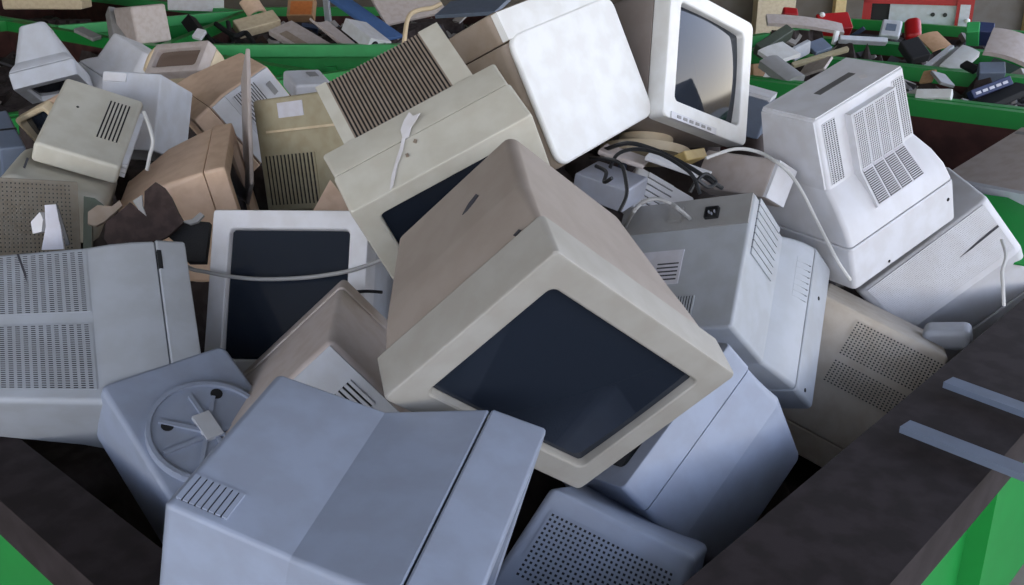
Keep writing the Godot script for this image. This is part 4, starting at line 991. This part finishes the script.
func build_cables() -> void:
	cable("cable", "grey cable stretched across the upright left screen", [Vector3(-0.803, 1.402, -2.286), Vector3(-0.752, 1.409, -2.214), Vector3(-0.718, 1.407, -2.201), Vector3(-0.664, 1.398, -2.196), Vector3(-0.599, 1.394, -2.188), Vector3(-0.534, 1.398, -2.177), Vector3(-0.462, 1.406, -2.169), Vector3(-0.384, 1.421, -2.161), Vector3(-0.336, 1.433, -2.169), Vector3(-0.299, 1.446, -2.174)], 0.005, "cord_grey")
	cable("cable", "thin black cable looped at the right of the upright left screen", [Vector3(-0.387, 1.404, -2.051), Vector3(-0.363, 1.396, -2.091), Vector3(-0.327, 1.4, -2.092), Vector3(-0.289, 1.405, -2.073)], 0.004, "black")
	cable("cable", "white cable draped from the beige case down past the pale monitor", [Vector3(0.477, 1.627, -2.415), Vector3(0.553, 1.643, -2.445), Vector3(0.611, 1.636, -2.442), Vector3(0.643, 1.624, -2.388), Vector3(0.673, 1.6, -2.362), Vector3(0.696, 1.565, -2.327), Vector3(0.721, 1.513, -2.285), Vector3(0.739, 1.47, -2.226), Vector3(0.756, 1.435, -2.191), Vector3(0.791, 1.389, -2.195)], 0.0045, "cord_white")
	cable("cable", "grey cable looping into the rear of the pale monitor", [Vector3(0.277, 1.48, -2.325), Vector3(0.242, 1.619, -1.952), Vector3(0.258, 1.649, -1.931), Vector3(0.286, 1.658, -1.934), Vector3(0.316, 1.65, -1.931), Vector3(0.343, 1.628, -1.944), Vector3(0.415, 1.525, -2.237)], 0.0045, "cord_grey")
	cable("cable", "white cable hanging over the bin edge below the cracked monitor", [Vector3(1.249, 1.411, -2.429), Vector3(1.235, 1.389, -2.367), Vector3(1.215, 1.359, -2.333), Vector3(1.208, 1.329, -2.301), Vector3(1.21, 1.287, -2.285)], 0.0045, "cord_white")
	var K := "black cables in the gap between the monitors"
	cable("black_cable", "black cable crossing the gap from under the white monitor to the beige case", [Vector3(0.225, 1.648, -2.412), Vector3(0.276, 1.679, -2.349), Vector3(0.337, 1.668, -2.324), Vector3(0.384, 1.651, -2.296), Vector3(0.422, 1.634, -2.268), Vector3(0.46, 1.613, -2.238), Vector3(0.487, 1.595, -2.253)], 0.0055, "black", K)
	cable("black_cable", "black cable dropping over the metal case beside the white vented box", [Vector3(0.189, 1.637, -2.376), Vector3(0.232, 1.656, -2.276), Vector3(0.253, 1.647, -2.252), Vector3(0.26, 1.618, -2.219), Vector3(0.257, 1.596, -2.178), Vector3(0.238, 1.571, -2.137)], 0.0045, "black", K)
	cable("black_cable", "black cable arched over the vented box below the swivel base", [Vector3(0.231, 1.629, -2.309), Vector3(0.248, 1.664, -2.301), Vector3(0.289, 1.677, -2.295), Vector3(0.342, 1.671, -2.271), Vector3(0.392, 1.648, -2.23), Vector3(0.413, 1.629, -2.212), Vector3(0.425, 1.598, -2.19)], 0.0045, "black", K)
	cable("black_cable", "short black cable loop before the beige case", [Vector3(0.404, 1.599, -2.201), Vector3(0.418, 1.621, -2.209), Vector3(0.442, 1.635, -2.225), Vector3(0.465, 1.618, -2.219), Vector3(0.443, 1.613, -2.195), Vector3(0.418, 1.63, -2.191)], 0.0045, "black", K)
	cable("black_cable", "thick black cable knot at the left end of the gap", [Vector3(0.198, 1.633, -2.31), Vector3(0.218, 1.63, -2.266), Vector3(0.212, 1.613, -2.238), Vector3(0.228, 1.627, -2.222)], 0.0045, "black", K)
	cable("thin_lead", "thin pale lead hanging beside the slotted white machine", [Vector3(-0.986, 1.691, -2.675), Vector3(-0.963, 1.655, -2.64), Vector3(-0.955, 1.62, -2.627), Vector3(-0.963, 1.586, -2.613), Vector3(-0.978, 1.546, -2.62)], 0.005, "cord_white")
	cable("thin_lead", "cream lead arching behind the beige tilted monitor", [Vector3(-1.574, 1.552, -4.357), Vector3(-1.575, 1.593, -4.427), Vector3(-1.566, 1.619, -4.49), Vector3(-1.557, 1.625, -4.546)], 0.012, "cord_cream")


# ---------------------------------------------------------------- loose debris that fills each bin under the things
func fill_bins() -> void:
	var box := BoxMesh.new()
	box.size = Vector3.ONE
	box.material = M.scrap
	var tints := [rgb(58, 56, 58), rgb(40, 40, 44), rgb(96, 92, 90), rgb(128, 120, 112), rgb(78, 58, 50), rgb(150, 148, 148), rgb(52, 70, 60), rgb(60, 72, 98)]
	var idx := 0
	for b in bin_list:
		var q: Array = b[0]
		var base: float = b[1]
		var o := Vector2(q[0])
		var eu: Vector2 = q[1] - q[0]
		var ev: Vector2 = q[3] - q[0]
		var lu := eu.length()
		var lv := ev.length()
		eu /= lu
		ev /= lv
		var cell := 0.05 if idx == 0 else 0.08
		var nu := int(lu / cell)
		var nv := int(lv / cell)
		var low := PackedFloat32Array()
		low.resize((nu + 1) * (nv + 1))
		low.fill(9.0)
		for t in solids:
			for k in t.size() / 3:
				var p := []
				for j in 3:
					var w := Vector2(t[k * 3 + j].x, t[k * 3 + j].z) - o
					p.append(Vector3(w.dot(eu) / cell, t[k * 3 + j].y, w.dot(ev) / cell))
				var x0 := maxi(0, ceili(minf(minf(p[0].x, p[1].x), p[2].x)))
				var x1 := mini(nu, floori(maxf(maxf(p[0].x, p[1].x), p[2].x)))
				var z0 := maxi(0, ceili(minf(minf(p[0].z, p[1].z), p[2].z)))
				var z1 := mini(nv, floori(maxf(maxf(p[0].z, p[1].z), p[2].z)))
				var den: float = (p[1].z - p[2].z) * (p[0].x - p[2].x) + (p[2].x - p[1].x) * (p[0].z - p[2].z)
				if absf(den) < 1e-6: continue
				for z in range(z0, z1 + 1):
					for x in range(x0, x1 + 1):
						var l0: float = ((p[1].z - p[2].z) * (x - p[2].x) + (p[2].x - p[1].x) * (z - p[2].z)) / den
						var l1: float = ((p[2].z - p[0].z) * (x - p[2].x) + (p[0].x - p[2].x) * (z - p[2].z)) / den
						if l0 >= 0.0 and l1 >= 0.0 and l0 + l1 <= 1.0:
							var y: float = l0 * p[0].y + l1 * p[1].y + (1.0 - l0 - l1) * p[2].y
							var at := z * (nu + 1) + x
							low[at] = minf(low[at], y)
		var hgt := PackedFloat32Array()
		hgt.resize(low.size())
		var reach := 4
		for z in nv + 1:
			for x in nu + 1:
				var at := z * (nu + 1) + x
				if true:
					var m := 9.0
					for dz in range(-reach, reach + 1):
						for dx in range(-reach, reach + 1):
							var zz := clampi(z + dz, 0, nv)
							var xx := clampi(x + dx, 0, nu)
							m = minf(m, low[zz * (nu + 1) + xx])
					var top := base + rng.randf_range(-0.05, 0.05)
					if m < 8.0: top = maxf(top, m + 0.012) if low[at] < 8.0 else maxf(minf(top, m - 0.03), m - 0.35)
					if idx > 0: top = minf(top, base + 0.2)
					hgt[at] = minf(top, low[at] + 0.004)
				if x == 0 or z == 0 or x == nu or z == nv:
					hgt[at] = minf(hgt[at], 1.05)
		var s := Soup.new()
		var v3 := func(x: int, z: int) -> Vector3:
			var w := o + eu * clampf(x * cell, 0.03, lu - 0.03) + ev * clampf(z * cell, 0.03, lv - 0.03)
			return Vector3(w.x, hgt[z * (nu + 1) + x], w.y)
		var flip := eu.cross(ev) > 0.0
		for z in nv:
			for x in nu:
				var a: Vector3 = v3.call(x, z)
				var c1: Vector3 = v3.call(x + 1, z)
				var d: Vector3 = v3.call(x + 1, z + 1)
				var e: Vector3 = v3.call(x, z + 1)
				if flip: s.quad(a, e, d, c1)
				else: s.quad(a, c1, d, e)
		var where: String = ["in the front bin under the pile", "in the far left bin", "under the disc drives", "in the bin behind on the right", "in the second bin on the right", "in the right bin by the back wall", "in the left bin by the back wall"][idx]
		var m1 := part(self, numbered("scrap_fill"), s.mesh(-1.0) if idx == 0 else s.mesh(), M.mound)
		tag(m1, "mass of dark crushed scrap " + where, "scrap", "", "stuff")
		var mm := MultiMesh.new()
		mm.transform_format = MultiMesh.TRANSFORM_3D
		mm.use_colors = true
		mm.mesh = box
		var n: int = [900, 120, 260, 260, 260, 200, 80][idx]
		mm.instance_count = n
		for k in n:
			var x := rng.randi_range(2, nu - 2)
			var z := rng.randi_range(2, nv - 2)
			var at: Vector3 = v3.call(x, z)
			var under := low[z * (nu + 1) + x] < 8.0
			var bs := Basis.from_euler(Vector3(rng.randf_range(-0.7, 0.7), rng.randf() * TAU, rng.randf_range(-0.7, 0.7)))
			var sz := Vector3(rng.randf_range(0.03, 0.14), rng.randf_range(0.006, 0.03), rng.randf_range(0.02, 0.09))
			if idx > 0: sz *= 1.5
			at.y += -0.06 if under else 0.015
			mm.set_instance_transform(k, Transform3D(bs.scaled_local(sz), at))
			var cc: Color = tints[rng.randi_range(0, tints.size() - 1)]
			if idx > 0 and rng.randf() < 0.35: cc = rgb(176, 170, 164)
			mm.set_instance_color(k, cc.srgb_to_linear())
		var mi := MultiMeshInstance3D.new()
		mi.name = numbered("scrap_fragments")
		mi.multimesh = mm
		add_child(mi)
		tag(mi, "loose broken plastic fragments " + where, "fragments", "", "stuff")
		idx += 1
